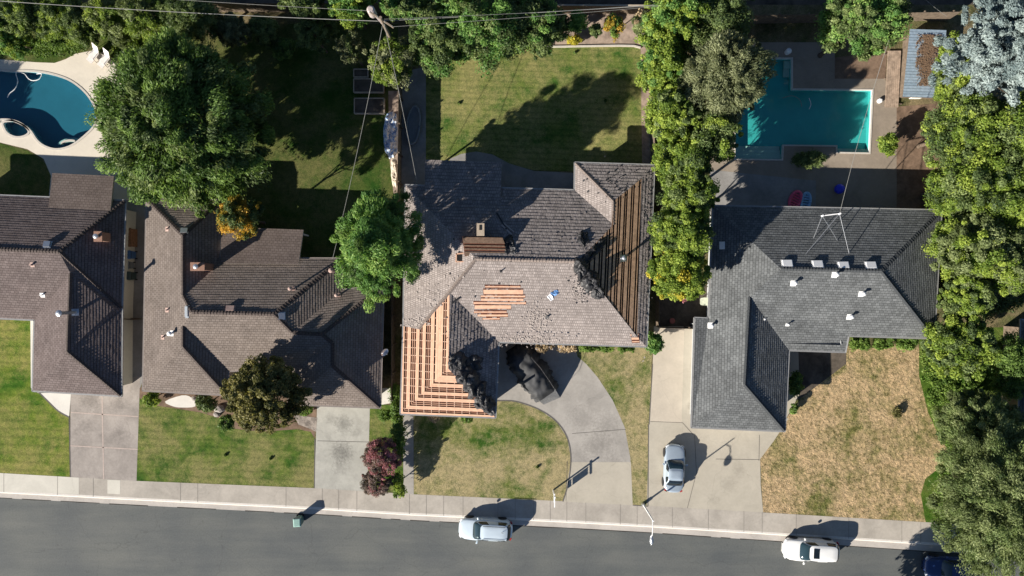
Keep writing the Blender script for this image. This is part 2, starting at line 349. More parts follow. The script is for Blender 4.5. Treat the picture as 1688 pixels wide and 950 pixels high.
M['car_silver'] = paint('pale_silver_car_paint', (.60, .70, .78), .2, .3)
M['car_silver2'] = paint('silver_car_paint', (.44, .52, .60), .35, .28)
M['car_blue'] = paint('navy_car_paint', (.015, .04, .14), .2, .25)
M['trimblk'] = plain('black_trim', (.02, .02, .022), .5)
M['lamp_glass'] = plain('headlight_lens', (.7, .72, .75), .15)
M['tail'] = plain('red_tail_lens', (.35, .02, .02), .2)
M['windshield'] = glass_dark('windshield_glass', (.02, .04, .05))
M['wire'] = plain('cable', (.22, .22, .21), .6)
M['pole'] = plain('utility_pole_wood', (.20, .16, .12), .9)
M['transformer'] = plain('transformer_paint', (.42, .36, .34), .5)
M['sling'] = plain('chair_sling', (.72, .68, .66), .7)
M['frame_dk'] = plain('dark_chair_frame', (.10, .09, .09), .5)
M['post_white'] = plain('white_post', (.82, .82, .82), .5)
M['sign_face'] = plain('sign_panel', (.50, .55, .62), .5)
M['litter'] = plain('brown_leaf_litter', (.17, .11, .07), .95, var=.4, scale=15)
M['stone'] = plain('garden_stone', (.30, .27, .25), .9, var=.3)
M['terra'] = plain('terracotta', (.36, .12, .10), .8)
PAL = dict(
 deep=leafmat('leaf_deep_green', (.036, .070, .018), (.095, .160, .036), (.20, .29, .07)),
 fresh=leafmat('leaf_fresh_green', (.045, .11, .028), (.11, .215, .050), (.27, .37, .10)),
 yg=leafmat('leaf_yellow_green', (.060, .105, .018), (.150, .215, .032), (.32, .38, .07)),
 yellow=leafmat('leaf_yellow', (.18, .17, .02), (.38, .34, .04), (.60, .50, .06)),
 mid=leafmat('leaf_mid_green', (.040, .066, .024), (.095, .135, .044), (.22, .27, .10)),
 olive=leafmat('leaf_olive', (.060, .075, .036), (.130, .145, .070), (.27, .29, .16)),
 maple=leafmat('leaf_olive_brown', (.050, .055, .018), (.125, .120, .040), (.32, .28, .11)),
 blue=leafmat('leaf_blue_grey', (.085, .12, .125), (.17, .215, .215), (.33, .385, .375), .15),
 orange=leafmat('leaf_orange', (.14, .13, .02), (.32, .22, .03), (.55, .30, .04)),
 pink=leafmat('leaf_pink_blossom', (.10, .06, .04), (.30, .12, .14), (.60, .28, .34)),
 mauve=leafmat('leaf_brown_pink', (.06, .055, .04), (.15, .11, .095), (.38, .27, .26)),
 dry=leafmat('leaf_dry_tan', (.16, .12, .07), (.30, .22, .13), (.45, .35, .22), .15),
 hedge=leafmat('leaf_hedge_green', (.055, .10, .018), (.10, .17, .03), (.20, .28, .06)),
 willow=leafmat('leaf_grey_green', (.065, .085, .030), (.130, .165, .062), (.27, .31, .14)))
# ------------------------------------------------------------------ ground and paving
def sheet(name, pts, z, mat, holes=(), curve=0, kind='structure', label=None):
    if curve: pts = catmull(pts, curve)
    loops = [[P(x, y, z) for x, y in pts]]+[[P(x, y, z) for x, y in h] for h in holes]
    tris = geometry.tessellate_polygon(loops); flat = [p for l in loops for p in l]
    fs = []
    for t in tris:
        a, b, c = (flat[i] for i in t)
        if (b-a).cross(c-a).z < 0: t = (t[0], t[2], t[1])
        fs.append(tuple(t))
    mb = MB(); mb.mesh(flat, fs); o = mb.build(name, mat)
    o['kind'] = kind
    if label: o['label'] = label
    return o
G = .12
pool1 = catmull([(-80, 112), (-30, 112), (10, 118), (45, 118), (80, 122), (115, 134), (142, 156), (158, 184), (155, 205), (140, 222), (117, 239), (95, 245), (76, 241), (62, 231), (50, 214), (34, 203), (10, 196), (-30, 200), (-80, 210)], 5)
spa = [(28+22*math.cos(t), 214+13*math.sin(t)+4*math.cos(t)) for t in [2*math.pi*k/24 for k in range(24)]]
spa = [(6, 203), (20, 200), (34, 205), (44, 213), (46, 219), (38, 224), (26, 225), (14, 220), (8, 212)]; spa = catmull(spa, 4)
pool2 = [(1212, 97), (1305, 97), (1305, 148), (1438, 149), (1433, 252), (1380, 251), (1380, 240), (1290, 239), (1289, 263), (1212, 262)]
walk_top = [(-3000, 640), (-400, 770), (0, 780), (225, 793), (520, 805), (680, 815), (940, 827), (1066, 834), (1258, 845), (1525, 861), (1800, 880), (3500, 990)]
curb_face = [(-3000, 672), (-400, 802), (0, 811), (225, 823), (520, 838), (680, 848), (940, 860), (1066, 867), (1258, 879), (1525, 896), (1800, 915), (3500, 1025)]
road_edge = [(-3000, 682), (-400, 812), (0, 821), (225, 833), (520, 848), (680, 858), (940, 871), (1066, 878), (1258, 891), (1525, 909), (1800, 928), (3500, 1038)]
south = [(3500, 1290), (1800, 1180), (840, 1120), (-400, 1070), (-3000, 940)]
sheet('ground', walk_top+[(4500, 990), (6000, -4000), (-6000, -4000), (-4500, 640)], G, M['ground'], [pool1, spa, pool2])
sheet('ground', [(3500, 1290), (1800, 1180), (840, 1120), (-400, 1070), (-3000, 940), (-6000, 940), (-6000, 5000), (6000, 5000), (6000, 1290)], G, M['ground'])
sheet('road', road_edge+south, 0.0, M['asphalt'])
sheet('gutter_pan', curb_face+road_edge[::-1], .006, M['curb'])
sheet('sidewalk', walk_top+curb_face[::-1], G+.012, M['walk'])
mb = MB()
for a, b in zip(curb_face, curb_face[1:]):
    p, q = P(*a, 0), P(*b, 0); n = (q-p).cross(Vector((0, 0, 1))).normalized()
    up = Vector((0, 0, G+.013))
    mb.face([p+n*.10, q+n*.10, q+up+n*.0, p+up])
    mb.face([p+up, q+up, q+up-n*.16, p+up-n*.16])
mb.build('curb', plain('curb_face_concrete', (.62, .58, .53), .85, var=.06))['kind'] = 'structure'
# sidewalk slabs of a newer pour, joints
def interp(line, x):
    for a, b in zip(line, line[1:]):
        if a[0] <= x <= b[0]: return a[1]+(b[1]-a[1])*(x-a[0])/(b[0]-a[0])
sheet('sidewalk_new', [(-60, interp(walk_top, -60)), (0, 780), (130, interp(walk_top, 130)), (130, 815), (-60, 808)], G+.016, M['walk_new'])
sheet('sidewalk_patch', [(177, 791), (198, 792), (198, 815), (177, 814)], G+.016, M['walk_new'])
mb = MB()
for i in range(-3, 62):
    x = i*29+8+random.uniform(-2, 2)
    if random.random() < .45: continue
    y0, y1, y2 = interp(walk_top, x), interp(curb_face, x), interp(road_edge, x)
    mb.face([P(x-.35, y0, G+.02), P(x+.35, y0, G+.02), P(x+.35, y1, G+.02), P(x-.35, y1, G+.02)])
mb.build('sidewalk_joints', plain('sidewalk_joint', (.27, .245, .215), .9))['kind'] = 'structure'
mb = MB(); prev = None
for i in range(0, 120):
    x = -60+i*16; y = interp(road_edge, x); w = random.uniform(.3, 1.1)
    cur = (P(x, y-.6, .010), P(x, y+w, .010))
    if prev and random.random() < .8: mb.face([prev[0], prev[1], cur[1], cur[0]][::-1])
    prev = cur
mb.build('road_edge_seam', plain('dark_gutter_grit', (.045, .04, .035), .95))['kind'] = 'structure'
def lawn(name, pts, mat, curve=0, z=.006, edge=True):
    o = sheet(name, pts, G+z, mat, curve=curve); return o
# lots, left to right
lawn('lawn', [(-60, 530), (51, 527), (51, 640), (68, 650), (85, 668), (113, 687), (115, 787), (0, 780), (-60, 777)], M['lawnA'])
sheet('path', [(50, 525), (62, 525), (62, 648), (117, 648), (114, 687), (96, 677), (80, 661), (66, 648), (51, 640)], G+.014, M['white_conc'])
sheet('driveway', [(116, 640), (231, 620), (225, 793), (116, 787)], G+.010, M['drive_pink'])
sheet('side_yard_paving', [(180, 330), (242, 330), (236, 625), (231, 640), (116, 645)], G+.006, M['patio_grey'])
mb = MB()
for a, b, w in (((117, 680), (228, 687), .9), ((116, 735), (227, 741), .9), ((168, 640), (171, 790), 1.0)):
    d = (Vector(b)-Vector(a)).normalized(); n = Vector((-d.y, d.x))*w
    mb.face([P(*(Vector(a)-n), G+.016), P(*(Vector(b)-n), G+.016), P(*(Vector(b)+n), G+.016), P(*(Vector(a)+n), G+.016)][::-1])
mb.build('driveway_seams', M['seam'])['kind'] = 'structure'
sheet('planting_bed', [(228, 640), (378, 600), (478, 605), (478, 660), (523, 664), (519, 722), (495, 706), (430, 716), (375, 704), (330, 684), (228, 668)], G+.004, M['dirt'])
lawn('lawn', [(227, 655), (250, 668), (285, 673), (330, 680), (362, 690), (378, 706), (430, 712), (490, 708), (512, 712), (519, 724), (518, 805), (225, 793)], M['lawnB'], z=.008)
sheet('path', [(272, 662), (300, 652), (316, 656), (322, 670), (300, 672), (285, 670)], G+.016, M['white_conc'], curve=3)
sheet('gravel_bed', [(484, 684), (523, 689), (521, 712), (508, 706), (492, 700)], G+.016, M['rock'])
sheet('driveway', [(523, 660), (610, 662), (606, 810), (518, 806)], G+.010, M['drive_pale'])
lawn('lawn', [(610, 665), (664, 670), (665, 813), (606, 810)], M['lawnB'])
sheet('side_path', [(628, 640), (650, 640), (648, 664), (626, 668)], G+.012, M['white_conc'])
sheet('side_path', [(664, 560), (681, 560), (682, 815), (665, 814)], G+.012, M['drive_grey'])
lawn('lawn', [(682, 640), (816, 640), (822, 660), (850, 662), (890, 676), (918, 696), (935, 722), (941, 755), (937, 795), (928, 827), (682, 815)], M['lawnC'])
d3 = [(800, 555), (945, 560), (952, 588), (966, 600), (985, 622), (1010, 660), (1030, 705), (1039, 755), (1043, 833), (928, 827), (937, 795), (941, 755), (935, 722), (918, 696), (890, 676), (850, 662), (800, 657)]
sheet('driveway', d3, G+.010, M['drive_grey'])
sheet('driveway', [(932, 812), (941, 762), (1040, 762), (1043, 833), (928, 827)], G+.014, M['drive_tan2'])
lawn('lawn', [(945, 560), (1078, 560), (1074, 600), (1068, 835), (1043, 833), (1039, 755), (1030, 705), (1010, 660), (985, 622), (966, 600), (952, 588)], M['lawnC'], z=.008)
sheet('driveway', [(1078, 538), (1155, 538), (1150, 690), (1300, 690), (1275, 728), (1253, 757), (1254, 800), (1258, 845), (1066, 835), (1070, 700), (1076, 600)], G+.010, M['drive_tan2'])
sheet('driveway', [(1079, 540), (1128, 540), (1124, 697), (1072, 695), (1076, 600)], G+.014, M['drive_tan'])
lawn('lawn', [(1296, 690), (1322, 655), (1385, 600), (1393, 570), (1440, 574), (1470, 568), (1515, 572), (1515, 620), (1530, 680), (1546, 715), (1566, 748), (1560, 762), (1525, 790), (1518, 815), (1526, 861), (1258, 845), (1253, 757), (1273, 728)], M['lawnDry'])
lawn('lawn', [(1515, 540), (1600, 540), (1800, 540), (1800, 880), (1526, 861), (1518, 815), (1525, 790), (1560, 762), (1566, 748), (1546, 715), (1530, 680), (1515, 620)], M['lawnE'])
sheet('path', [(1294, 576), (1316, 576), (1318, 650), (1296, 690), (1293, 700)], G+.014, M['drive_tan2'])
sheet('planting_bed', [(1300, 572), (1395, 572), (1395, 600), (1322, 655), (1300, 668)], G+.010, M['dirt_dark'])
mb = MB()
def strip(mb, a, b, w, z):
    d = (Vector(b)-Vector(a)).normalized(); n = Vector((-d.y, d.x))*w
    mb.face([P(*(Vector(a)-n), z), P(*(Vector(b)-n), z), P(*(Vector(b)+n), z), P(*(Vector(a)+n), z)][::-1])
for a, b in (((1072, 695), (1125, 697)), ((1125, 697), (1143, 717)), ((523, 727), (608, 729)), ((943, 715), (1032, 708)), ((1180, 757), (1252, 758)), ((1145, 717), (1148, 780)), ((1148, 780), (1133, 838)), ((935, 760), (933, 826)), ((1252, 717), (1251, 760))):
    strip(mb, a, b, .35, G+.018)
for a, b in (((114, 687), (116, 787)), ((519, 724), (518, 805)), ((1069, 700), (1068, 835)), ((1043, 833), (1068, 835)), ((1076, 600), (1070, 700))):
    strip(mb, a, b, .7, G+.018)
for cv in (catmull([(816, 661), (850, 662), (890, 676), (918, 696), (935, 722), (941, 755), (937, 795), (928, 827)], 5, False), catmull([(62, 645), (80, 663), (96, 678), (114, 688)], 4, False)):
    for a, b in zip(cv, cv[1:]): strip(mb, a, b, 1.0, G+.022)
mb.build('paving_joints', M['seam_dark'])['kind'] = 'structure'
# back yards
lawn('lawn', [(702, 84), (905, 77), (1056, 78), (1059, 300), (950, 283), (880, 281), (840, 270), (810, 254), (780, 251), (752, 258), (738, 270), (702, 270)], M['lawnD'])
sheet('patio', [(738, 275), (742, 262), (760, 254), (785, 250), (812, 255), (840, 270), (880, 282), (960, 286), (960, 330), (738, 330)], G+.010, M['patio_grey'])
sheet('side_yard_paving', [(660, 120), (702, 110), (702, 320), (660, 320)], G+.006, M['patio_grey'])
sheet('planting_bed', [(690, 14), (1085, 14), (1068, 78), (905, 77), (700, 84)], G+.004, M['dirt_pale'])
sheet('planting_bed', [(1056, 78), (1071, 78), (1073, 300), (1059, 300)], G+.010, M['dirt_pale'])
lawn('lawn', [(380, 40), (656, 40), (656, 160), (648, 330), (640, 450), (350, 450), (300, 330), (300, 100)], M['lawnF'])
sheet('dirt_strip', [(640, 150), (661, 150), (661, 330), (650, 330), (642, 260)], G+.012, M['dirt_pale'])
sheet('yard_behind_fence', [(380, 8), (1650, 8), (1650, -160), (380, -160)], G+.004, M['dirt_dark'])
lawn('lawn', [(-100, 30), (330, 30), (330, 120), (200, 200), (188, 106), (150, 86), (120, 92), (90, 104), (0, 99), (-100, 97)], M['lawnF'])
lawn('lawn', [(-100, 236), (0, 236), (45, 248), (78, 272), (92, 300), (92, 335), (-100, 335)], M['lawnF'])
deck1 = [(-100, 97), (0, 98), (60, 103), (90, 104), (108, 98), (124, 89), (150, 84), (175, 92), (190, 106), (210, 150), (240, 330), (80, 330), (84, 290), (72, 262), (45, 246), (0, 235), (-100, 232)]
sheet('pool_deck', deck1, G+.012, M['pooldeck'], [pool1, spa])
sheet('patio', [(1170, 280), (1345, 298), (1345, 360), (1170, 360)], G+.012, M['patio_grey'])
sheet('patio', [(1180, 60), (1375, 60), (1375, 145), (1480, 145), (1480, 262), (1560, 262), (1560, 360), (1170, 360), (1170, 60)][:0] or [(1170, 70), (1376, 70), (1376, 128), (1458, 128), (1480, 175), (1480, 345), (1170, 345)], G+.008, M['patio_tan'], [pool2])
sheet('dirt_strip', [(1478, 176), (1556, 170), (1556, 350), (1478, 350)], G+.010, M['dirt'])
sheet('dirt_strip', [(1376, 95), (1462, 85), (1460, 130), (1376, 130)], G+.012, M['dirt'])
sheet('paver_yard', [(1084, 470), (1172, 470), (1172, 540), (1080, 540)], G+.006, M['dirt_dark'])
# pools
def pool(loop, depth, plaster, water, steps=None, name='pool'):
    mb = MB(); n = len(loop)
    for i in range(n):
        a, b = loop[i], loop[(i+1) % n]
        pa, pb, qa, qb = P(*a, G+.02), P(*b, G+.02), P(*a, G+.02), P(*b, G+.02)
        ma, mb_ = Vector((pa.x, pa.y, -.12)), Vector((pb.x, pb.y, -.12))
        mb.face([pa, pb, mb_, ma], 1)
        fa, fb = Vector((pa.x, pa.y, -depth)), Vector((pb.x, pb.y, -depth))
        mb.face([ma, mb_, fb, fa], 0)
    top = [P(x, y, G+.02) for x, y in loop]; fl = [Vector((p.x, p.y, -depth)) for p in top]
    tris = geometry.tessellate_polygon([fl])
    mb.mesh(fl, [t if (fl[t[1]]-fl[t[0]]).cross(fl[t[2]]-fl[t[0]]).z > 0 else (t[0], t[2], t[1]) for t in tris], 0)
    o = mb.build(name+'_basin', [plaster, M['tile']]); o['kind'] = 'structure'
    w = [Vector((p.x, p.y, -.04)) for p in top]; mb = MB()
    mb.mesh(w, [t if (w[t[1]]-w[t[0]]).cross(w[t[2]]-w[t[0]]).z > 0 else (t[0], t[2], t[1]) for t in tris])
    o = mb.build(name+'_water', water); o['kind'] = 'structure'
    # coping: a low rounded rim
    mb = MB(); ring = []
    for i in range(n):
        a, b, c = top[i-1], top[i], top[(i+1) % n]
        t = ((b-a).normalized()+(c-b).normalized()); t = t.normalized() if t.length > .01 else (c-b).normalized()
        ring.append((b, Vector((t.y, -t.x, 0))))
    area = sum(top[i].x*top[(i+1) % n].y-top[(i+1) % n].x*top[i].y for i in range(n)); sg = 1 if area > 0 else -1
    for i in range(n):
        (b, nb), (c, nc) = ring[i], ring[(i+1) % n]
        z = Vector((0, 0, .025)); nb = nb*sg; nc = nc*sg
        mb.face([b-nb*.02+z, c-nc*.02+z, c+nc*.15+z, b+nb*.15+z]); mb.face([b+nb*.15+z, c+nc*.15+z, c+nc*.15-z, b+nb*.15-z]); mb.face([b-nb*.02+z, c-nc*.02+z, c-nc*.02-z*3, b-nb*.02-z*3])
    fix_normals(mb.build(name+'_coping', M['coping']))['kind'] = 'structure'
pool(pool1, .7, M['plaster_deep'], M['water'])
pool(spa, .7, M['plaster_deep'], M['water'], name='spa')
pool(pool2, .55, M['plaster'], M['water_teal'])
def pool_steps(pts, n, z0, vec, name):
    mb = MB()
    for k in range(n):
        sh = Vector(vec)*k; q = [Vector(p)+sh for p in pts]
        zt = z0-.14*k
        top = [P(*p, 0) for p in q]; top = [Vector((p.x, p.y, zt)) for p in top]; bot = [p-Vector((0, 0, .14)) for p in top]
        m_ = len(q); mb.mesh(top+bot, [tuple(range(m_))]+[(i, i+m_, (i+1) % m_+m_, (i+1) % m_) for i in range(m_)])
    fix_normals(mb.build(name, M['coping']))['kind'] = 'structure'
pool_steps([(1214, 253), (1288, 254), (1288, 262), (1214, 261)], 3, -.15, (0, -7), 'pool_steps')
pool_steps([(1294, 99), (1304, 99), (1304, 112), (1294, 112)], 2, -.2, (0, 13), 'pool_steps')
pool_steps([(1384, 247), (1432, 248), (1432, 251), (1384, 250)], 2, -.15, (0, -3), 'pool_steps')
mb = MB()
for k in range(3):
    c = [(118-k*1.0-(26-5*k)*math.cos(t), 243-k*1.5-(15-3.4*k)*math.sin(t)) for t in [math.pi*(.12+.55*j/10) for j in range(11)]]
    pts = [P(x, y, 0) for x, y in c]; pts = [Vector((p.x, p.y, -.3+.12*k)) for p in pts]
    for a, b in zip(pts, pts[1:]): mb.bar(a, b, .16, .25)
mb.build('pool_steps', M['coping'])['kind'] = 'structure'
# ------------------------------------------------------------------ houses
def inset(poly, d):
    n = len(poly); A = sum(poly[i].x*poly[(i+1) % n].y-poly[(i+1) % n].x*poly[i].y for i in range(n)); sg = 1 if A > 0 else -1
    out = []
    for i in range(n):
        a, b, c = poly[i-1], poly[i], poly[(i+1) % n]
        d1 = (b-a).normalized(); d2 = (c-b).normalized(); n1 = Vector((-d1.y, d1.x, 0))*sg; n2 = Vector((-d2.y, d2.x, 0))*sg
        m = n1+n2; 
        if m.length < .1: m = n1
        m = m/max(.3, m.dot(n1)) ; out.append(b+m*d)
    return out
COURSE = {'sh_brown': (.21, .32, .008, .016, 0), 'sh_brown2': (.21, .32, .008, .016, 0), 'sh_grey': (.21, .32, .009, .015, 0), 'sh_shake': (.24, .17, .008, .026, .02), 'sh_shake_shade': (.28, .2, .010, .028, .03), 'sh_ext': (.21, .32, .014, .022, 0)}
def clip(poly, f0):      # keep the part of a 2D polygon where f0 >= 0
    out = []
    for i in range(len(poly)):
        a, b = poly[i], poly[(i+1) % len(poly)]; fa, fb = f0(a), f0(b)
        if fa >= 0: out.append(a)
        if (fa >= 0) != (fb >= 0): t = fa/(fa-fb); out.append((a[0]+(b[0]-a[0])*t, a[1]+(b[1]-a[1])*t))
    return out
def courses(mb, tri, uvf, a, d, sg, mi, row, wid, t0, t1, miss):
    # overlapping shingle tabs: each is thickest at its lower edge, which drops to the tab below
    A = np.array([[p.x, p.y, 1] for p in tri])
    if abs(np.linalg.det(A)) < 1e-7: return
    pl = np.linalg.solve(A, np.array([p.z for p in tri])); n2 = Vector((d.y, -d.x, 0))*sg
    def W(u, v, up):
        q = a+d*(u-50)+n2*((v-20)/1.07); q.z = pl[0]*q.x+pl[1]*q.y+pl[2]+up; return q
    poly = [uvf(p) for p in tri]; v0 = min(p[1] for p in poly); v1 = max(p[1] for p in poly)
    for k in range(int(math.floor(v0/row)), int(v1/row)+1):
        va, vb = k*row, (k+1)*row; band = clip(clip(poly, lambda p: p[1]-va), lambda p: vb-p[1])
        if len(band) < 3: continue
        ua, ub = min(p[0] for p in band), max(p[0] for p in band); off = (k % 2)*wid/2
        for j in range(int(math.floor((ua-off)/wid)), int((ub-off)/wid)+1):
            x0, x1 = j*wid+off, (j+1)*wid+off; tab = clip(clip(band, lambda p: p[0]-x0), lambda p: x1-p[0])
            if len(tab) < 3: continue
            h = random.Random(k*7919+j*104729+mi); t = h.uniform(t0, t1)
            if miss and h.random() < miss: continue
            up = lambda v: .003+t*(1-(v-va)/row)
            mb.face([W(u, v, up(v)) for u, v in (tab if sum(tab[i][0]*tab[(i+1) % len(tab)][1]-tab[(i+1) % len(tab)][0]*tab[i][1] for i in range(len(tab)))*sg < 0 else tab[::-1])], mi, [tuple(q) for q in (tab if sum(tab[i][0]*tab[(i+1) % len(tab)][1]-tab[(i+1) % len(tab)][0]*tab[i][1] for i in range(len(tab)))*sg < 0 else tab[::-1])])
            lo = [q for q in tab if q[1]-va < 1e-5]
            if len(lo) >= 2:
                lo.sort(); p0, p1 = lo[0], lo[-1]; mb.face([W(*p0, up(va)), W(*p1, up(va)), W(*p1, -.004), W(*p0, -.004)], mi, [p0, p1, p1, p0])
class House:
    def __init__(s, name, label, verts, faces, outline, mats, pitch=.45, ze=2.9, center=None, wallm=None, gutter='gutter', ridge='ridge', overhang=.55):
        s.ze = ze; c = P(*center, 0); s.root = empty(name, (c.x, c.y, G), label, 'house'); s.org = s.root.location
        V = {}; inc = {k: [] for k in verts}
        for f in faces:
            for v in f['v']: inc[v].append(f)
        eave = lambda k: P(*verts[k][:2], ze)
        def sgn(f):
            a, b = eave(f['e'][0]), eave(f['e'][1]); q = sum((eave(k) for k in f['v']), Vector())/len(f['v'])-a; d = b-a
            return 1 if q.x*d.y-q.y*d.x > 0 else -1
        for k, p in verts.items():
            if len(p) == 3:
                V[k] = P(p[0], p[1], ze if p[2] == 'e' else p[2]); continue
            zs = []
            for f in inc[k]:
                a, b = eave(f['e'][0]), eave(f['e'][1]); d = (b-a).normalized(); z = ze+1; sg = sgn(f)
                for _ in range(12):
                    w = P(p[0], p[1], z)-a; dist = sg*(w.x*d.y-w.y*d.x); z = ze+f.get('p', pitch)*dist
                zs.append(z)
            V[k] = P(p[0], p[1], sum(zs)/len(zs))
        s.V = V; s.tri = []
        mb = MB(s.org)
        for f in faces:
            pts = [V[k] for k in f['v']]; a, b = eave(f['e'][0]), eave(f['e'][1]); d = (b-a).normalized()
            area = sum(pts[i].x*pts[(i+1) % len(pts)].y-pts[(i+1) % len(pts)].x*pts[i].y for i in range(len(pts)))
            if area < 0: pts = pts[::-1]
            f['pts'] = pts; f['sg'] = sgn(f)
            def uvf(p):
                w = p-a; return (w.dot(d)+50, f['sg']*(w.x*d.y-w.y*d.x)*1.07+20)
            drop = Vector((0, 0, f.get('drop', 0)))
            for t in geometry.tessellate_polygon([[Vector((q.x, q.y, 0)) for q in pts]]):
                q = [pts[i] for i in t]
                if (q[1]-q[0]).cross(q[2]-q[0]).z < 0: q = q[::-1]
                s.tri.append((q, f)); mb.face([x-drop for x in q], f.get('m', 0), [uvf(x) for x in q])
                mt = mats[f.get('m', 0)]
                if mt in COURSE: courses(mb, q, uvf, a, d, f['sg'], f.get('m', 0), *COURSE[mt])
        out = [V[k] for k in outline]
        area = sum(out[i].x*out[(i+1) % len(out)].y-out[(i+1) % len(out)].x*out[i].y for i in range(len(out)))
        if area < 0: out = out[::-1]
        s.out = out; n = len(out); nm = len(mats); dz = Vector((0, 0, .2))
        for i in range(n): mb.face([out[i]-dz, out[(i+1) % n]-dz, out[(i+1) % n], out[i]], nm)
        for t in geometry.tessellate_polygon([[q-dz for q in out]]):
            q = [out[i]-dz for i in t]
            if (q[1]-q[0]).cross(q[2]-q[0]).z > 0: q = q[::-1]
            mb.face(q, nm)
        s.roof = mb.build('roof', [M[m] for m in mats]+[M['fascia']], s.root)
        w = inset(out, overhang); mb = MB(s.org); s.wall = w
        for i in range(n):
            a, b = w[i], w[(i+1) % n]
            mb.face([Vector((a.x, a.y, 0)), Vector((b.x, b.y, 0)), Vector((b.x, b.y, ze-.1)), Vector((a.x, a.y, ze-.1))])
        s.wallo = mb.build('wall', wallm or M['wall_cream'], s.root)
        og = inset(out, -.06); mb = MB(s.org)
        for i in range(n):
            a, b = og[i]-Vector((0, 0, .07)), og[(i+1) % n]-Vector((0, 0, .07)); mb.bar(a, b, .12, .12)
        mb.build('gutter', M[gutter], s.root); s.ridgem = ridge
    def caps(s, edges, w=.16, step=.24):
        for e in edges:
            mb = MB(s.org)
            for ka, kb in zip(e, e[1:]):
                a, b = s.V[ka], s.V[kb]; L_ = (b-a).length; n = max(1, int(L_/step)); d = (b-a)/n; dn = d.normalized()
                y = Vector((-dn.y, dn.x, 0)).normalized()*w; dr = Vector((0, 0, -w*.30))
                for i in range(n):
                    p = a+d*i; q = a+d*(i+.94); j = Vector((0, 0, random.uniform(-.01, .012)))
                    z0 = Vector((0, 0, .03))+j; z1 = Vector((0, 0, .065))+j
                    P0, P1, P2 = p+y+dr+z0, p+z0+Vector((0, 0, .02)), p-y+dr+z0; Q0, Q1, Q2 = q+y+dr+z1, q+z1+Vector((0, 0, .02)), q-y+dr+z1
                    mb.mesh([P0, P1, P2, Q0, Q1, Q2, Q0-z1*.9, Q2-z1*.9], [(0, 1, 4, 3), (1, 2, 5, 4), (3, 4, 5, 7, 6)])
            fix_normals(mb.build('ridge_cap', M[s.ridgem], s.roof))
    def on(s, px, py):
        best = None
        for q, f in s.tri:
            pp = [Vector((CX+v.x/S*HC/(HC-v.z), CY-v.y/S*HC/(HC-v.z))) for v in q]
            d = (pp[1].x-pp[0].x)*(pp[2].y-pp[0].y)-(pp[2].x-pp[0].x)*(pp[1].y-pp[0].y)
            if abs(d) < 1e-6: continue
            u = ((px-pp[0].x)*(pp[2].y-pp[0].y)-(pp[2].x-pp[0].x)*(py-pp[0].y))/d
            v = ((pp[1].x-pp[0].x)*(py-pp[0].y)-(px-pp[0].x)*(pp[1].y-pp[0].y))/d
            if u > -.01 and v > -.01 and u+v < 1.01:
                p = q[0]*(1-u-v)+q[1]*u+q[2]*v
                if best is None or p.z > best[0].z: best = (p, (q[1]-q[0]).cross(q[2]-q[0]).normalized())
        return best or (P(px, py, s.ze+1), Vector((0, 0, 1)))
    def pipe(s, px, py, h=.35, r=.06, mat='white', flash=.34, cap=False, name='vent_pipe'):
        p, n = s.on(px, py); mb = MB(s.org); Z = n; X = Vector((1, 0, 0)); Y = Z.cross(X).normalized(); X = Y.cross(Z)
        if flash: mb.box(p+n*.015, (flash, flash*1.1, .03), 0, 0, X, Y, Z)
        mb.tube([p-Vector((0, 0, .1)), p+Vector((0, 0, h))], r, 10)
        if cap: mb.tube([p+Vector((0, 0, h)), p+Vector((0, 0, h+.08)), p+Vector((0, 0, h+.14))], [r*1.9, r*1.9, r*.6], 10)
        return mb.build(name, M[mat], s.roof)
    def boxvent(s, px, py, w=.7, d=.6, h=.16, mat='white', name='roof_vent'):
        p, n = s.on(px, py); mb = MB(s.org); Z = n; X = Vector((1, 0, 0)); Y = Z.cross(X).normalized(); X = Y.cross(Z)
        mb.box(p+n*.01, (w*1.25, d*1.25, .03), 0, 0, X, Y, Z)
        # hood: rises towards the ridge side
        zt = Vector((0, 0, h)); b = [p-X*w/2-Y*d/2, p+X*w/2-Y*d/2, p+X*w/2+Y*d/2, p-X*w/2+Y*d/2]
        t = [b[0]+n*h*.75, b[1]+n*h*.75, b[2]+n*h, b[3]+n*h]
        mb.mesh(b+t, [(0, 1, 5, 4), (1, 2, 6, 5), (2, 3, 7, 6), (3, 0, 4, 7), (4, 5, 6, 7)])
        return mb.build(name, M[mat], s.roof)
    def slab(s, quad, t=.16, mat='sh_ext', name='patio_roof', parent=None):
        pts = [P(*q) for q in quad]; mb = MB(s.org); d = (pts[1]-pts[0]).normalized(); a = pts[0]
        uv = [((p-a).dot(d)+30, abs((p-a).x*d.y-(p-a).y*d.x)+20) for p in pts]
        mb.face(pts[::-1], 0, uv[::-1]); b = [p-Vector((0, 0, t)) for p in pts]; mb.face(b, 1)
        for i in range(4): mb.face([pts[i], pts[(i+1) % 4], b[(i+1) % 4], b[i]], 1)
        o = fix_normals(mb.build(name, [M[mat], M['fascia']], s.roof))
        for i in (0, 1):
            c = pts[i]+(pts[1-i]-pts[i]).normalized()*.4+(pts[3-i]-pts[i]).normalized()*.3; m2 = MB(s.org); m2.box((c.x, c.y, (c.z-t)/2), (.12, .12, c.z-t)); m2.build('post', M['trim'], s.root)
        return o, pts
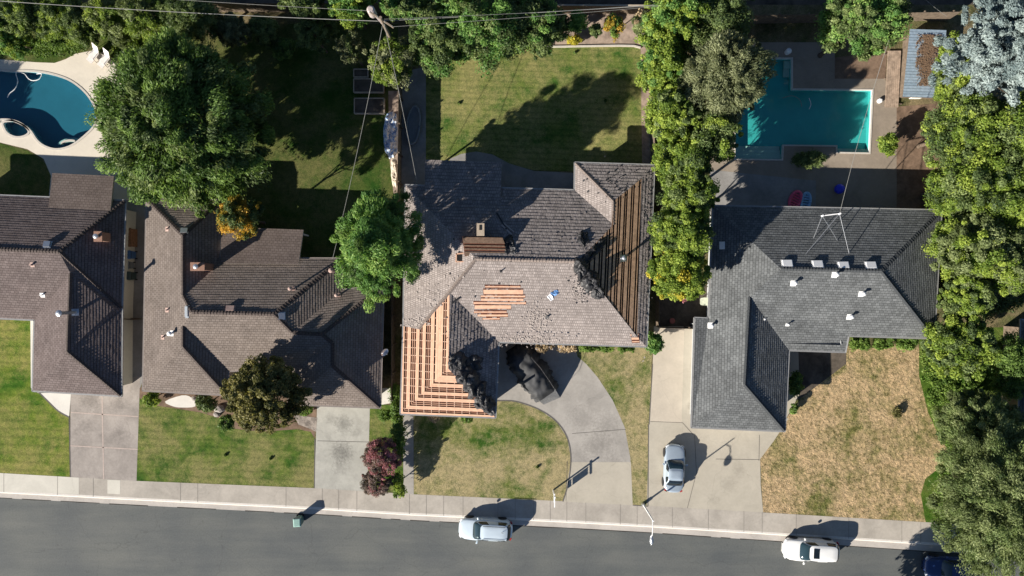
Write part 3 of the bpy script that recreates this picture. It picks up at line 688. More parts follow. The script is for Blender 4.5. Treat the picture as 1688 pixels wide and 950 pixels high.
    def opening(s, i, t, w, z0, z1, kind='window', mat=None):
        n = len(s.wall); a, b = s.wall[i % n], s.wall[(i+1) % n]; d = (b-a); d.z = 0; Lw = d.length; d.normalize(); nn = Vector((d.y, -d.x, 0))
        c = Vector((a.x, a.y, 0))+d*(Lw*t); zc = (z0+z1)/2
        mb = MB(s.org); fr = .07
        if kind == 'window':
            for q in (-1, 1): mb.box(c+d*(q*w/2)+nn*.03+Vector((0, 0, zc)), (fr, .08, z1-z0+fr), 0, 0, d, nn, Vector((0, 0, 1)))
            for zz in (z0, z1): mb.box(c+nn*.035+Vector((0, 0, zz)), (w+fr, .09, fr), 0, 0, d, nn, Vector((0, 0, 1)))
            f = mb.build('window', M['trim'], s.wallo); mb = MB(s.org)
            mb.box(c+nn*.02+Vector((0, 0, zc)), (w-fr, .04, z1-z0-fr), 0, 0, d, nn, Vector((0, 0, 1)))
            g = mb.build('pane', M['glass'], s.wallo)
            f.name = 'window_frame'
        else:
            mb.box(c+nn*.03+Vector((0, 0, zc)), (w, .08, z1-z0), 0, 0, d, nn, Vector((0, 0, 1)))
            if kind == 'garage_door':
                for k in range(1, 4): mb.box(c+nn*.05+Vector((0, 0, z0+(z1-z0)*k/4)), (w-.1, .06, .04), 0, 0, d, nn, Vector((0, 0, 1)))
            o = mb.build(kind, mat or M['gdoor'], s.wallo)
def chimney(h, px, py, w, d, top, mat, rz=0, pots=1, potmat='metal', name='chimney'):
    p, n = h.on(px, py); mb = MB(h.org); zt = p.z+top
    mb.box((p.x, p.y, (zt+h.ze)/2), (w, d, zt-h.ze), rz); mb.box((p.x, p.y, zt+.04), (w+.12, d+.12, .08), rz)
    c = mb.build(name, M[mat], h.roof)
    for k in range(pots):
        mb = MB(h.org); x = p.x+(k-(pots-1)/2)*.35; mb.tube([(x, p.y, zt+.08), (x, p.y, zt+.32)], .13, 12); mb.tube([(x, p.y, zt+.34), (x, p.y, zt+.42), (x, p.y, zt+.46)], [.2, .2, .05], 12)
        mb.build('chimney_cap', M[potmat], h.roof)
    return c
e = 'e'
# house 1, far left
H1 = House('brown_roof_house', 'brown shingled hip roof house cut off at the left edge, below the kidney pool', {
 'nwo': (-120, 318, e), 'n1': (206, 331.5, e), 'e1': (200, 509, e), 'se': (199, 652.5, e), 'sw': (54, 644, e), 'gw': (57, 527, e), 'w2': (-120, 519, e), 'wr': (-120, 406), 'r': (97, 415),
 'g1': (116, 450.5), 'g2': (111.5, 580), 'ev': (187, 509)},
 [dict(v=['nwo', 'n1', 'r', 'wr'], e=('nwo', 'n1')), dict(v=['r', 'n1', 'e1'], e=('n1', 'e1')),
  dict(v=['wr', 'r', 'e1', 'ev', 'g1', 'gw', 'w2'], e=('gw', 'w2')), dict(v=['g1', 'ev', 'e1', 'se', 'g2'], e=('e1', 'se')),
  dict(v=['g2', 'se', 'sw'], e=('se', 'sw')), dict(v=['g1', 'g2', 'sw', 'gw'], e=('sw', 'gw'))],
 ['nwo', 'n1', 'e1', 'se', 'sw', 'gw', 'w2'], ['sh_brown'], center=(100, 480), overhang=.6)
H1.caps([['wr', 'r', 'n1'], ['r', 'e1'], ['g1', 'g2', 'se']])
H1.slab([(86, 285.5, 2.85), (187.5, 290.5, 2.85), (182, 348, 3.35), (80, 343, 3.35)])
chimney(H1, 174, 392, .55, .7, 1.0, 'brick', pots=1)
H1.boxvent(78, 404, .5, .45, .2, 'metal'); H1.pipe(124, 515, 1.9, .13, 'metal', .5, True, 'flue_pipe')
H1.pipe(55, 436, .3, .08, 'pipe_rust'); H1.pipe(71, 486, .3, .06)
for t in (.25, .6): H1.opening(0, t, 1.4, 1.0, 2.1)
# house 2
H2 = House('tan_brown_roof_house', 'long brown shingled hip roof house with the round olive tree at its front', {
 'nw': (242, 328, e), 'wne': (362, 331, e), 'wr1': (302, 389), 'wr2': (302, 487), 'vn': (362, 427, e), 'm1': (316, 514.5), 'm2': (452, 518), 'mne': (563, 427, e), 've': (563, 479, e),
 's1': (482, 548.5), 's2': (530.5, 551.5), 'sne': (631.5, 471, e), 'se': (626, 672, e), 'gsw': (476, 666, e), 'g1': (548, 565.5), 'g2': (548, 603), 'gv': (476, 612, e), 'mv': (376, 611, e), 'wse': (374, 651, e), 'wsw': (236, 643.5, e), 'w1': (302, 538), 'w2': (302, 572)},
 [dict(v=['nw', 'wr1', 'wr2', 'm1', 'w1', 'w2', 'wsw'], e=('nw', 'wsw')), dict(v=['nw', 'wne', 'wr1'], e=('nw', 'wne')),
  dict(v=['wr1', 'wne', 'vn', 'wr2'], e=('wne', 'vn')), dict(v=['wr2', 'vn', 'mne', 'm2', 'm1'], e=('vn', 'mne')),
  dict(v=['m2', 'mne', 've', 's1'], e=('mne', 've')), dict(v=['s1', 've', 'sne', 's2'], e=('ve', 'sne')),
  dict(v=['s2', 'sne', 'se', 'g2', 'g1'], e=('sne', 'se')), dict(v=['g2', 'se', 'gsw'], e=('se', 'gsw')),
  dict(v=['g1', 'g2', 'gsw', 'gv'], e=('gsw', 'gv')), dict(v=['m1', 'm2', 's1', 's2', 'g1', 'gv', 'mv', 'w1'], e=('gv', 'mv')),
  dict(v=['w1', 'mv', 'wse', 'w2'], e=('mv', 'wse')), dict(v=['w2', 'wse', 'wsw'], e=('wse', 'wsw'))],
 ['nw', 'wne', 'vn', 'mne', 've', 'sne', 'se', 'gsw', 'gv', 'mv', 'wse', 'wsw'], ['sh_brown2'], center=(430, 510), wallm=M['wall_tan'], gutter='gutter_dk')
H2.caps([['wne', 'wr1', 'wr2', 'm1', 'm2', 'mne'], ['m2', 's1', 's2', 'sne'], ['s2', 'g1', 'g2', 'se'], ['nw', 'wr1'], ['w1', 'w2', 'wse']])
H2.slab([(364, 374, 2.85), (500, 379, 2.85), (492, 436, 3.42), (364, 434, 3.42)], mat='sh_ext')
chimney(H2, 340, 441, 1.0, .55, 1.5, 'brick', pots=1)
H2.boxvent(304, 381, .55, .4, .15, 'metal'); H2.boxvent(380, 509, .62, .42, .14, 'pipe_rust'); H2.boxvent(464, 521, .45, .5, .14, 'metal'); H2.boxvent(309, 514, .35, .8, .14, 'metal')
H2.pipe(484, 477, 1.0, .08, 'pipe_rust', .3, True); H2.pipe(559, 487, .9, .08, 'pipe_rust', .3, True); H2.pipe(548, 447, .6, .1, 'pipe_rust', .3, True)
H2.pipe(276, 378, .25, .06, 'pipe_rust'); H2.pipe(276, 510, .25, .06, 'pipe_rust'); H2.pipe(269, 555, .25, .06, 'pipe_rust'); H2.pipe(284, 549, .4, .1, 'white', .4, True)
mb = MB(H2.org); p = P(633, 580, 3.1); mb.tube([p-Vector((.25, 0, .3)), p+Vector((0, 0, .35))], .03)
for k in range(1):
    c = p+Vector((.12, 0, .45)); n = Vector((.6, -.3, .75)).normalized(); u = n.orthogonal().normalized(); v = n.cross(u); vs = [c-n*.06]; 
    for rr, dd in ((.17, -.03), (.34, .04)): vs += [c+n*dd+(u*math.cos(t)+v*math.sin(t)*.8)*rr for t in [math.pi*2*j/16 for j in range(16)]]
    mb.mesh(vs, [(0, 1+j, 1+(j+1) % 16) for j in range(16)]+[(1+j, 17+j, 17+(j+1) % 16, 1+(j+1) % 16) for j in range(16)])
    mb.tube([c-v*.2, c+n*.35-v*.1, c+n*.42], .02)
mb.build('satellite_dish', M['metal'], H2.root)
# house 3 : the damaged roof
H3 = House('half_stripped_roof_house', 'house with the half stripped shake roof, orange boards bare at its front corner', {
 'nw': (669, 306, e), 'nv': (948, 314.5, e), 'nwn': (948.5, 269, e), 'ne': (1078, 273, e), 'se': (1065, 571, e), 'gv': (821.5, 563.5, e), 'gse': (816, 688, e), 'gsw': (661, 682, e), 'wb': (665.5, 538, e), 'wb2': (690, 543),
 'wr': (1011, 332), 'wr2': (1011, 371), 'm2': (952, 431), 'm1': (785, 427), 'g1': (741, 482), 'g2': (739, 608),
 'b1': (1058, 294), 'b2': (1050, 555)},
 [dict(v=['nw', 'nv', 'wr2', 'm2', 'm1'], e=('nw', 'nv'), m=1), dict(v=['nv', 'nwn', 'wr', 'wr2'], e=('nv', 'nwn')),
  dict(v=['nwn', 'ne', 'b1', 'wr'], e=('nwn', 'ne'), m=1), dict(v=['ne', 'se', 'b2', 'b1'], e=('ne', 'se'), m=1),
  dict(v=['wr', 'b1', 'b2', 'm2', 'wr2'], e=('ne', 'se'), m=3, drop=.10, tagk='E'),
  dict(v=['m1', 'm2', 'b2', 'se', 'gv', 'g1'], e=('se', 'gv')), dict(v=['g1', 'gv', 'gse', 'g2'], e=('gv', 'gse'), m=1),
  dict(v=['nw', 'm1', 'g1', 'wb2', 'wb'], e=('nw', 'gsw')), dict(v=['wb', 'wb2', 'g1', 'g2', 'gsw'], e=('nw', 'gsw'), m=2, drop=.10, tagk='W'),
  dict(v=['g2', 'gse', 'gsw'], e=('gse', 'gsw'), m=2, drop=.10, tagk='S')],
 ['nw', 'nv', 'nwn', 'ne', 'se', 'gv', 'gse', 'gsw', 'wb'], ['sh_shake', 'sh_shake_shade', 'cavity', 'cavity_br'], center=(860, 450), wallm=M['wall_tan'], ridge='ridge_shake', pitch=.36)
H3.caps([['nwn', 'wr', 'wr2'], ['m1', 'm2'], ['m1', 'g1', 'wb2']], w=.14)
H3.slab([(701, 263.5, 2.85), (827, 267.5, 2.85), (825, 336, 3.45), (700, 332, 3.45)], mat='sh_shake_shade')
def boards(h, f, slits, mat, name, sw=.115, raf='rafter', rgap=.62):
    pts = f['pts']; a, b = P(*Hverts3[f['e'][0]][:2], h.ze), P(*Hverts3[f['e'][1]][:2], h.ze); d = (b-a).normalized(); nrm = Vector((-d.y, d.x, 0))
    c = sum(pts, Vector())/len(pts)
    if (c-a).dot(nrm) < 0: nrm = -nrm
    A = np.array([[p.x, p.y, 1] for p in pts]); zz = np.array([p.z for p in pts]); pl = np.linalg.lstsq(A, zz, rcond=None)[0]
    poly = [((p-a).dot(d), (p-a).dot(nrm)) for p in pts]; vmax = max(v for _, v in poly)
    def W(u, v, up): q = a+d*u+nrm*v; q.z = pl[0]*q.x+pl[1]*q.y+pl[2]+up; return q
    ed = [0]+slits+[vmax+1]; mb = MB(h.org)
    for i in range(len(ed)-1):
        v0, v1 = ed[i]+(sw/2 if i else 0), ed[i+1]-sw/2
        # split wide decks in boards
        nb = max(1, round((v1-v0)/.17))
        for k in range(nb):
            w0, w1 = v0+(v1-v0)*k/nb+.004, v0+(v1-v0)*(k+1)/nb-.004
            q = clip(clip(poly, lambda p: p[1]-w0), lambda p: w1-p[1])
            if len(q) < 3: continue
            us = [p[0] for p in q]; u0, u1 = min(us)-.01, max(us)+.01; cuts = [u0]
            while cuts[-1] < u1: cuts.append(cuts[-1]+random.uniform(2.2, 4.2))
            for c0, c1 in zip(cuts, cuts[1:]):
                r = clip(clip(q, lambda p: p[0]-c0-.006), lambda p: c1-p[0]-.006)
                if len(r) < 3: continue
                up = random.uniform(-.006, .006); n = len(r)
                top = [W(u, v, up) for u, v in r]; bot = [W(u, v, up-.025) for u, v in r]
                mb.mesh(top+bot, [tuple(range(n)), tuple(range(2*n-1, n-1, -1))]+[(j, (j+1) % n, (j+1) % n+n, j+n) for j in range(n)])
    us = [p[0] for p in poly]; u = min(us)+.2
    while u < max(us):
        q = clip(clip(poly, lambda p: p[0]-u), lambda p: u+.045-p[0])
        if len(q) >= 3: n = len(q); mb.mesh([W(x, y, -.03) for x, y in q]+[W(x, y, -.2) for x, y in q], [tuple(range(n))]+[(j, (j+1) % n, (j+1) % n+n, j+n) for j in range(n)], 1)
        u += rgap
    fix_normals(mb.build(name, [mat, M[raf]], h.roof))
Hverts3 = {'nw': (669, 306), 'ne': (1078, 273), 'se': (1065, 571), 'gse': (816, 688), 'gsw': (661, 682)}
slW = [.22, .36, .78, .94, 1.1, 1.5, 1.64, 2.03, 2.17, 2.33, 2.75, 3.46, 3.62]
slE = [.95, 1.16, 1.62, 1.8, 2.2, 2.36, 2.72, 2.9, 3.22, 3.55, 3.75, 4.1, 4.3, 4.7, 5.1, 5.5, 5.9]
seenb = set()
for q, f in H3.tri:
    k = f.get('tagk')
    if k and k not in seenb:
        seenb.add(k)
        if k == 'E': boards(H3, f, slE, M['board_br'], 'brown_sheathing', .13, 'cavity_br', 1.2)
        else: boards(H3, f, slW, M['board'], 'orange_sheathing')
def patch(h, rows, name, mat, under, lift=.03):
    mb = MB(h.org); m2 = MB(h.org)
    for (x0, x1, y0, y1) in rows:
        q = [h.on(x, y) for x, y in ((x0, y0), (x1, y0), (x1, y1), (x0, y1))]
        top = [p+n*lift for p, n in q]; bot = [p+n*.004 for p, n in q]
        mb.mesh(top+bot, [(3, 2, 1, 0)]+[(j, (j+1) % 4, (j+1) % 4+4, j+4) for j in range(4)])
    x0, x1 = min(r[0] for r in rows), max(r[1] for r in rows)
    for (a, b, y0, y1) in rows:
        q = [h.on(x, y) for x, y in ((a-.5, y0-2.2), (b+.5, y0-2.2), (b+.5, y1+1.4), (a-.5, y1+1.4))]
        m2.face([p+n*.012+Vector((0, 0, random.random()*.003)) for p, n in q][::-1])
    fix_normals(m2.build('exposed_cavity', under, h.roof)); fix_normals(mb.build(name, mat, h.roof))
rows = [(800, 858, 471.5, 473.5), (797, 862, 477.5, 484.5), (792, 865, 487, 489.5), (792, 862, 492, 495.5), (780, 866, 498, 500.5), (782, 841, 503, 508.5), (781, 834, 513, 515), (787, 836, 518, 521), (795, 823, 524, 526)]
patch(H3, rows, 'orange_plank_patch', M['board'], M['cavity'])
patch(H3, [(1039, 1053, 551, 554), (1041, 1053, 556.5, 560), (1042, 1054, 562.5, 564)], 'orange_plank_patch', M['board'], M['cavity'])
# box dormer vent by the chimney
mb = MB(H3.org); a, b = P(764, 404, 5.0), P(833, 406, 5.0)
zt = H3.V['m1'].z-.02
for y0, y1, m_ in ((391, 401, 0), (404, 406.3, 0), (409.4, 411.8, 0), (415, 422, 0)):
    q = [P(762+(y0-390)*.15, y0, zt-(y0-391)*.006), P(828+(y0-390)*.2, y0+1, zt-(y0-391)*.006), P(830+(y1-390)*.2, y1+1, zt-(y1-391)*.006), P(762+(y1-390)*.15, y1, zt-(y1-391)*.006)]
    mb.mesh(q+[v-Vector((0, 0, .06)) for v in q], [(3, 2, 1, 0)]+[(j, (j+1) % 4, (j+1) % 4+4, j+4) for j in range(4)])
fix_normals(mb.build('dormer_boards', plain('dark_dormer_board', (.13, .085, .06), .85, var=.3), H3.roof))
mb = MB(H3.org); q = [P(762, 390, zt-.08), P(829, 391, zt-.08), P(836, 424, zt-.25), P(766, 423, zt-.25)]
mb.mesh(q+[Vector((v.x, v.y, 4.3)) for v in q], [(3, 2, 1, 0)]+[(j, (j+1) % 4, (j+1) % 4+4, j+4) for j in range(4)])
fix_normals(mb.build('dormer', M['cavity'], H3.roof))
chimney(H3, 793, 382, .48, .85, 1.15, 'beige_brick', pots=0)
mb = MB(H3.org); p, n = H3.on(793, 381); mb.box((p.x, p.y+.1, p.z+1.26), (.18, .38, .04)); mb.build('flue_opening', M['black'], H3.roof)
p, n = H3.on(760, 425); mb = MB(H3.org); mb.box(p+Vector((0, 0, .03)), (.55, .5, .06), 0); mb.build('roof_hole', M['black'], H3.roof)
mb = MB(H3.org)
for dx, dy, w, d_ in ((-.34, 0, .1, .7), (.34, -.2, .1, 1.0), (0, .32, .7, .1), (0, -.32, .7, .08)): mb.box(p+Vector((dx, dy, .07)), (w, d_, .08), random.uniform(-.1, .1))
mb.build('roof_hole_frame', M['board'], H3.roof)
H3.pipe(1027, 425, .5, .1, 'metal', .5, True); H3.pipe(826, 447, .3, .05, 'felt', .2); H3.pipe(900, 522, .25, .08, 'felt_grey', .3)
for i_, t in ((0, .3), (0, .6), (4, .3), (5, .5)): H3.opening(i_, t, 1.5, 1.0, 2.1)
# house 4
H4 = House('charcoal_roof_house', 'charcoal grey shingled hip roof house with a row of white roof vents', {
 'nw': (1176, 340, e), 'ne': (1551.5, 347.5, e), 'se': (1539.5, 557.5, e), 'sv': (1398, 553, e), 'ps': (1393, 580, 2.38), 'pv': (1300, 577, 2.55), 'gse': (1293.5, 710.5, e), 'gsw': (1140.6, 704, e), 'gw': (1146, 525, e), 'gw2': (1169, 526, e),
 'm1': (1287, 443), 'm2': (1453, 447), 'g1': (1236, 490), 'g2': (1228, 634.6)},
 [dict(v=['nw', 'ne', 'm2', 'm1'], e=('nw', 'ne')), dict(v=['m2', 'ne', 'se'], e=('ne', 'se')),
  dict(v=['m1', 'm2', 'se', 'sv', 'ps', 'pv', 'g1'], e=('se', 'sv')), dict(v=['g1', 'pv', 'gse', 'g2'], e=('pv', 'gse')),
  dict(v=['g2', 'gse', 'gsw'], e=('gse', 'gsw')), dict(v=['nw', 'm1', 'g1', 'g2', 'gsw', 'gw', 'gw2'], e=('nw', 'gw2'))],
 ['nw', 'ne', 'se', 'sv', 'ps', 'pv', 'gse', 'gsw', 'gw', 'gw2'], ['sh_grey'], center=(1330, 500), wallm=M['wall_blue'], ridge='ridge_grey', pitch=.45)
H4.caps([['m1', 'm2', 'ne'], ['m2', 'se'], ['g1', 'g2', 'gse'], ['m1', 'x'] if 0 else ['m1', 'm2']])
for x, y in ((1297, 435), (1347, 436), (1390, 438), (1435, 438)): H4.boxvent(x, y, .72, .52, .13)
for x, y in ((1308, 467), (1376, 453), (1171, 537), (1419, 484), (1398, 522), (1296.5, 535)): H4.pipe(x, y, .42 if x != 1296.5 else .3, .085 if x != 1296.5 else .05, 'white', .42 if x != 1296.5 else .22, True)
H4.boxvent(1191, 405, .35, .5, .1); H4.pipe(1260, 526, .12, .04, 'white', .18)
for i_, t in ((0, .3), (0, .6), (2, .5), (3, .5)): H4.opening(i_, t, 1.6, 1.0, 2.1)
# house 5, a corner beyond the right trees
H5 = House('grey_roof_neighbour_house', 'shaded dark roof corner at the right edge behind the trees', {
 'nw': (1684, 528, e), 'ne': (1900, 560, e), 'se': (1880, 740, e), 'sw': (1680, 700, e), 'r1': (1770, 630), 'r2': (1790, 640)},
 [dict(v=['nw', 'ne', 'r2', 'r1'], e=('nw', 'ne')), dict(v=['ne', 'se', 'r2'], e=('ne', 'se')), dict(v=['se', 'sw', 'r1', 'r2'], e=('se', 'sw')), dict(v=['sw', 'nw', 'r1'], e=('sw', 'nw'))],
 ['nw', 'ne', 'se', 'sw'], ['sh_grey'], center=(1780, 640), wallm=M['fence'])  # dark wood on the wall stands in for the shade falling there
# garage doors and front doors on the street side walls
def street_openings(h, spec):
    n = len(h.wall)
    for i in range(n):
        a, b = h.wall[i], h.wall[(i+1) % n]; d = b-a
        if abs(d.x) > 2 and d.x > 0 and (a.y+b.y)/2 == min((h.wall[j].y+h.wall[(j+1) % n].y)/2 for j in range(n) if abs((h.wall[(j+1) % n]-h.wall[j]).x) > 2):
            h.opening(i, .5, min(4.9, abs(d.x)*.75), G, 2.25, 'garage_door')
        elif abs(d.x) > 2 and d.x > 0: h.opening(i, .35, 1.6, 1.0, 2.1); h.opening(i, .7, .95, G, 2.15, 'front_door', M['door'])
for h in (H1, H2, H3, H4): street_openings(h, None)
# ------------------------------------------------------------------ fences
def fence(a, b, h, label, mat='fence', name='wood_fence', cap=None, step=2.4):
    pa, pb = P(*a, G), P(*b, G); c = (pa+pb)/2; r = empty(name, (c.x, c.y, G), label, 'fence'); o = r.location
    d = (pb-pa); Ln = d.length; d.normalize(); n = Vector((-d.y, d.x, 0)); mb = MB(o); k = 0; w = .15
    while k*w < Ln:
        q = pa+d*(k*w+w/2); hh = h+random.uniform(-.02, .02); mb.box(q+n*random.uniform(-.006, .006)+Vector((0, 0, hh/2)), (w-.012, .02, hh), 0, 0, d, n, Vector((0, 0, 1))); k += 1
    mb.build('boards', M[mat], r); mb = MB(o)
    for z in (.35, h-.25): mb.bar(pa+n*.04+Vector((0, 0, z)), pb+n*.04+Vector((0, 0, z)), .04, .09)
    if cap: mb.bar(pa+Vector((0, 0, h+.02)), pb+Vector((0, 0, h+.02)), .12, .03)
    mb.build('rail', M[cap or mat], r)
    k = 0
    while k*step <= Ln+.1:
        q = pa+d*min(k*step, Ln)+n*.09; mb = MB(o); mb.box(q+Vector((0, 0, (h+.05)/2)), (.1, .1, h+.05), 0, 0, d, n, Vector((0, 0, 1))); mb.build('post', M[mat], r); k += 1
fence((663, 120), (661, 335), 1.85, 'wooden fence beside the blue and white sheets, west of the shaded side yard')
fence((652, 335), (651, 655), 1.85, 'narrow wooden fence between the brown roof and the bare orange boards')
fence((1071, 70), (1073, 320), 1.7, 'wooden fence along the right side of the middle back lawn')
fence((1082, 330), (1080, 537), 1.7, 'wooden fence under the yellow green hedge beside the brown board roof')
fence((1082, 539), (1145, 541), 1.6, 'short gate fence at the head of the tan driveway')
fence((690, 22), (1090, 24), 1.8, 'long back fence behind the shrubs of the middle back lawn', cap='fence_pale')
fence((-30, 20), (690, 20), 1.8, 'long back fence behind the yards at the upper left')
fence((1180, 40), (1560, 34), 1.8, 'back fence behind the rectangular pool yard')
fence((1545, 180), (1560, 520), 1.8, 'wooden fence under the tall hedge right of the charcoal roof')
fence((204, 524), (236, 526), 1.7, 'short dark gate fence between the two brown roofed houses')
mb = MB(); prev = None
c = [(880, 78.5), (905, 77.5), (960, 76.5), (1020, 75.5), (1045, 76), (1056, 79)]
mb = MB(P(970, 77, G))
for a, b in zip(c, c[1:]): mb.bar(P(*a, G+.05), P(*b, G+.05), .14, .12)
tag(mb.build('garden_edging', M['coping']), 'pale concrete edging strip along the top of the middle back lawn', 'edging')
# ------------------------------------------------------------------ foliage
def leaves(name, centers, radii, tints, nper, size, mat, parent, org, aspect=.6, feather=0, axis=None, up=.35, jit=.7, trange=.25):
    """centers Nx3 lobes, radii Nx3 ; each lobe a shell of small leaf faces"""
    C = np.repeat(centers, nper, 0); Rr = np.repeat(radii, nper, 0); T = np.repeat(tints, nper); n = len(C)
    d = RNG.normal(size=(n, 3)); d[:, 2] = np.where(RNG.random(n) < .75, np.abs(d[:, 2]), d[:, 2]); d /= np.linalg.norm(d, axis=1)[:, None]
    rad = RNG.uniform(.35, 1.2, n)**.8
    pos = C+d*Rr*rad[:, None]
    nrm = d*1.0+RNG.normal(size=(n, 3))*jit; nrm[:, 2] += up; nrm /= np.linalg.norm(nrm, axis=1)[:, None]
    if feather and axis is not None:
        t = pos-axis; t[:, 2] *= .3; t += RNG.normal(size=(n, 3))*np.linalg.norm(t, axis=1)[:, None]*.35
    else: t = RNG.normal(size=(n, 3))
    t -= nrm*np.sum(t*nrm, 1)[:, None]; t /= (np.linalg.norm(t, axis=1)[:, None]+1e-6); b = np.cross(nrm, t)
    s = size*RNG.uniform(.6, 1.35, n)[:, None]*(1.35 if feather else 1)
    if feather: aspect = .32
    A = pos-t*s; B = pos+b*s*aspect; Cc = pos+t*s; D = pos-b*s*aspect
    V = np.stack([A, B, Cc, D], 1).reshape(-1, 3)-np.array(org)
    me = bpy.data.meshes.new(name); me.vertices.add(4*n); me.vertices.foreach_set('co', V.astype(np.float32).ravel())
    me.loops.add(4*n); me.loops.foreach_set('vertex_index', np.arange(4*n, dtype=np.int32)); me.polygons.add(n)
    me.polygons.foreach_set('loop_start', np.arange(0, 4*n, 4, dtype=np.int32)); me.polygons.foreach_set('loop_total', np.full(n, 4, dtype=np.int32))
    at = me.attributes.new('tint', 'FLOAT', 'FACE'); at.data.foreach_set('value', np.clip(T+RNG.uniform(-trange, trange, n), 0, 1).astype(np.float32))
    me.materials.append(mat); me.update(); me.validate()
    o = bpy.data.objects.new(name, me); COL.objects.link(o); o.parent = parent; return o
def tree(name, label, cat, px, py, zc, rx, ry, rz, pal, leaf=.16, lobes=60, nper=260, lobe=.26, group=None, feather=0, bark='bark', squash=.8, accent=None, jit=.7, box=False, trunk=True, base=None, crown='crown', fill=.95, outl=0, cone=0):
    if rx > 24 and not box: lobe *= .66; lobes = int(lobes*2.3); nper = int(nper*.95); leaf *= .60; outl += .06
    c = P(px, py, zc); k = S*(HC-zc)/HC; rx, ry = rx*k, ry*k
    b = base or (c.x, c.y); root = empty(name, (b[0], b[1], G), label, cat, group); org = np.array(root.location)
    u = RNG.normal(size=(lobes, 3)); u /= np.linalg.norm(u, axis=1)[:, None]
    lowest = -.8 if name == 'hedge_tree' else -.35
    u[:, 2] = np.where(u[:, 2] < lowest, -u[:, 2], u[:, 2])
    rr = fill*RNG.uniform(.35, 1, lobes)**.45*(1-lobe*.7)
    if outl: rr *= 1+RNG.uniform(-outl, outl*.9, lobes)
    stray = RNG.random(lobes) < (.10 if outl else 0)
    rr = np.where(stray, RNG.uniform(.86, 1.0, lobes), rr)
    if box:
        u = RNG.uniform(-1, 1, (lobes, 3)); u[:, 2] = np.abs(u[:, 2])*.9; rr = np.ones(lobes)*.86
    rm = (rx+ry)/2
    if cone: fc = 1-cone*np.clip(u[:, 2]*rr, -.5, 1)
    else: fc = np.ones(lobes)
    cen = np.array(c)+u*rr[:, None]*np.array([rx, ry, rz])*np.stack([fc, fc, fc*0+1], 1); lr = lobe*rm*RNG.uniform(.6, 1.4, lobes)*np.where(stray, .5, 1)
    rad = np.stack([lr, lr, lr*squash], 1)*RNG.uniform(.6, 1.55, (lobes, 3))
    if feather: rad = rad
    tints = RNG.uniform(.15, .8, lobes)
    if accent is not None:
        ap, frac = accent; sel = RNG.random(lobes) < frac
        if sel.any():
            leaves('accent_foliage', cen[sel], rad[sel], tints[sel], nper, leaf, PAL[ap], root, org, feather=feather, axis=np.array(c), jit=jit)
            cen, rad, tints = cen[~sel], rad[~sel], tints[~sel]
    leaves(crown, cen, rad, tints, nper, leaf, PAL[pal], root, org, feather=feather, axis=np.array(c)-np.array([0, 0, rz*.3]), jit=jit)
    mb = MB(org); tr = max(.05, rm*.055); B0 = Vector((b[0], b[1], G-.05)); top = Vector(c)+Vector((0, 0, rz*.1)); mid = B0.lerp(top, .5)+Vector((random.uniform(-.15, .15), random.uniform(-.15, .15), 0))*min(1, rm*.3)
    mb.tube([B0, B0+Vector((0, 0, .25)), mid, top], [tr*1.5, tr*1.1, tr*.85, tr*.4], 9)
    for j in range(min(14, len(cen))):
        q = Vector(cen[j]); st = B0.lerp(top, random.uniform(.4, .9)); m_ = st.lerp(q, .5)+Vector((0, 0, -.05*rm)); mb.tube([st, m_, q], [tr*.45, tr*.3, tr*.1], 6)
    mb.build('trunk' if trunk else 'stem', M[bark], root, smooth=True)
    return root
TD = []
def T(*a, **k): tree(*a, **k)
T('broadleaf_tree', 'huge round dark green tree between the kidney pool and the shaded yard', 'tree', 312, 210, 5.2, 136, 143, 5.3, 'deep', .18, 260, 430, .16, outl=.14, accent=('mid', .35), feather=1)
T('small_orange_tree', 'small orange tinged tree at the foot of the huge dark green tree', 'tree', 398, 358, 5.0, 42, 36, 2.0, 'orange', .12, 40, 260, .25, accent=('mid', .45))
T('broadleaf_tree', 'bright fresh green tree over the gap between the brown roof and the stripped roof', 'tree', 624, 405, 6.4, 74, 98, 4.9, 'fresh', .15, 125, 330, .18, outl=.18, cone=.45, feather=1, accent=('deep', .15))
T('broadleaf_tree', 'round olive brown tree on the front lawn by the brown roofed house', 'tree', 440, 651, 5.2, 71, 61, 2.9, 'maple', .15, 80, 380, .2, outl=.1)
T('flowering_shrub', 'pink blossoming round shrub beside the pale driveway', 'shrub', 629, 752, 2.2, 33, 32, 1.4, 'mauve', .085, 60, 300, .22, accent=('pink', .62), trunk=False, crown='foliage')
T('flowering_shrub', 'brown pink spiky shrub just below the pink blossoming one', 'shrub', 622, 793, 1.8, 27, 27, 1.2, 'mauve', .085, 50, 260, .22, accent=('pink', .15), trunk=False, crown='foliage', feather=1)
T('column_shrub', 'narrow yellow green upright shrub right of the pink blossoming shrub', 'shrub', 656, 798, 1.0, 8, 20, .9, 'yg', .08, 26, 160, .4, trunk=False, crown='foliage', box=True)
T('hedge', 'narrow clipped hedge left of the bare orange boards', 'hedge', 655, 664, 1.0, 5.5, 32, .8, 'hedge', .07, 60, 120, .3, trunk=False, crown='foliage', box=True)
T('hedge', 'dark shaded hedge under the front corner of the orange boards', 'hedge', 658, 716, 1.0, 6, 34, .8, 'deep', .08, 50, 120, .35, trunk=False, crown='foliage', box=True)
T('round_shrub', 'small round green shrub near the pale side path by the brown roof corner', 'shrub', 636, 684, .9, 11, 11, .7, 'hedge', .06, 30, 140, .35, trunk=False, crown='foliage')
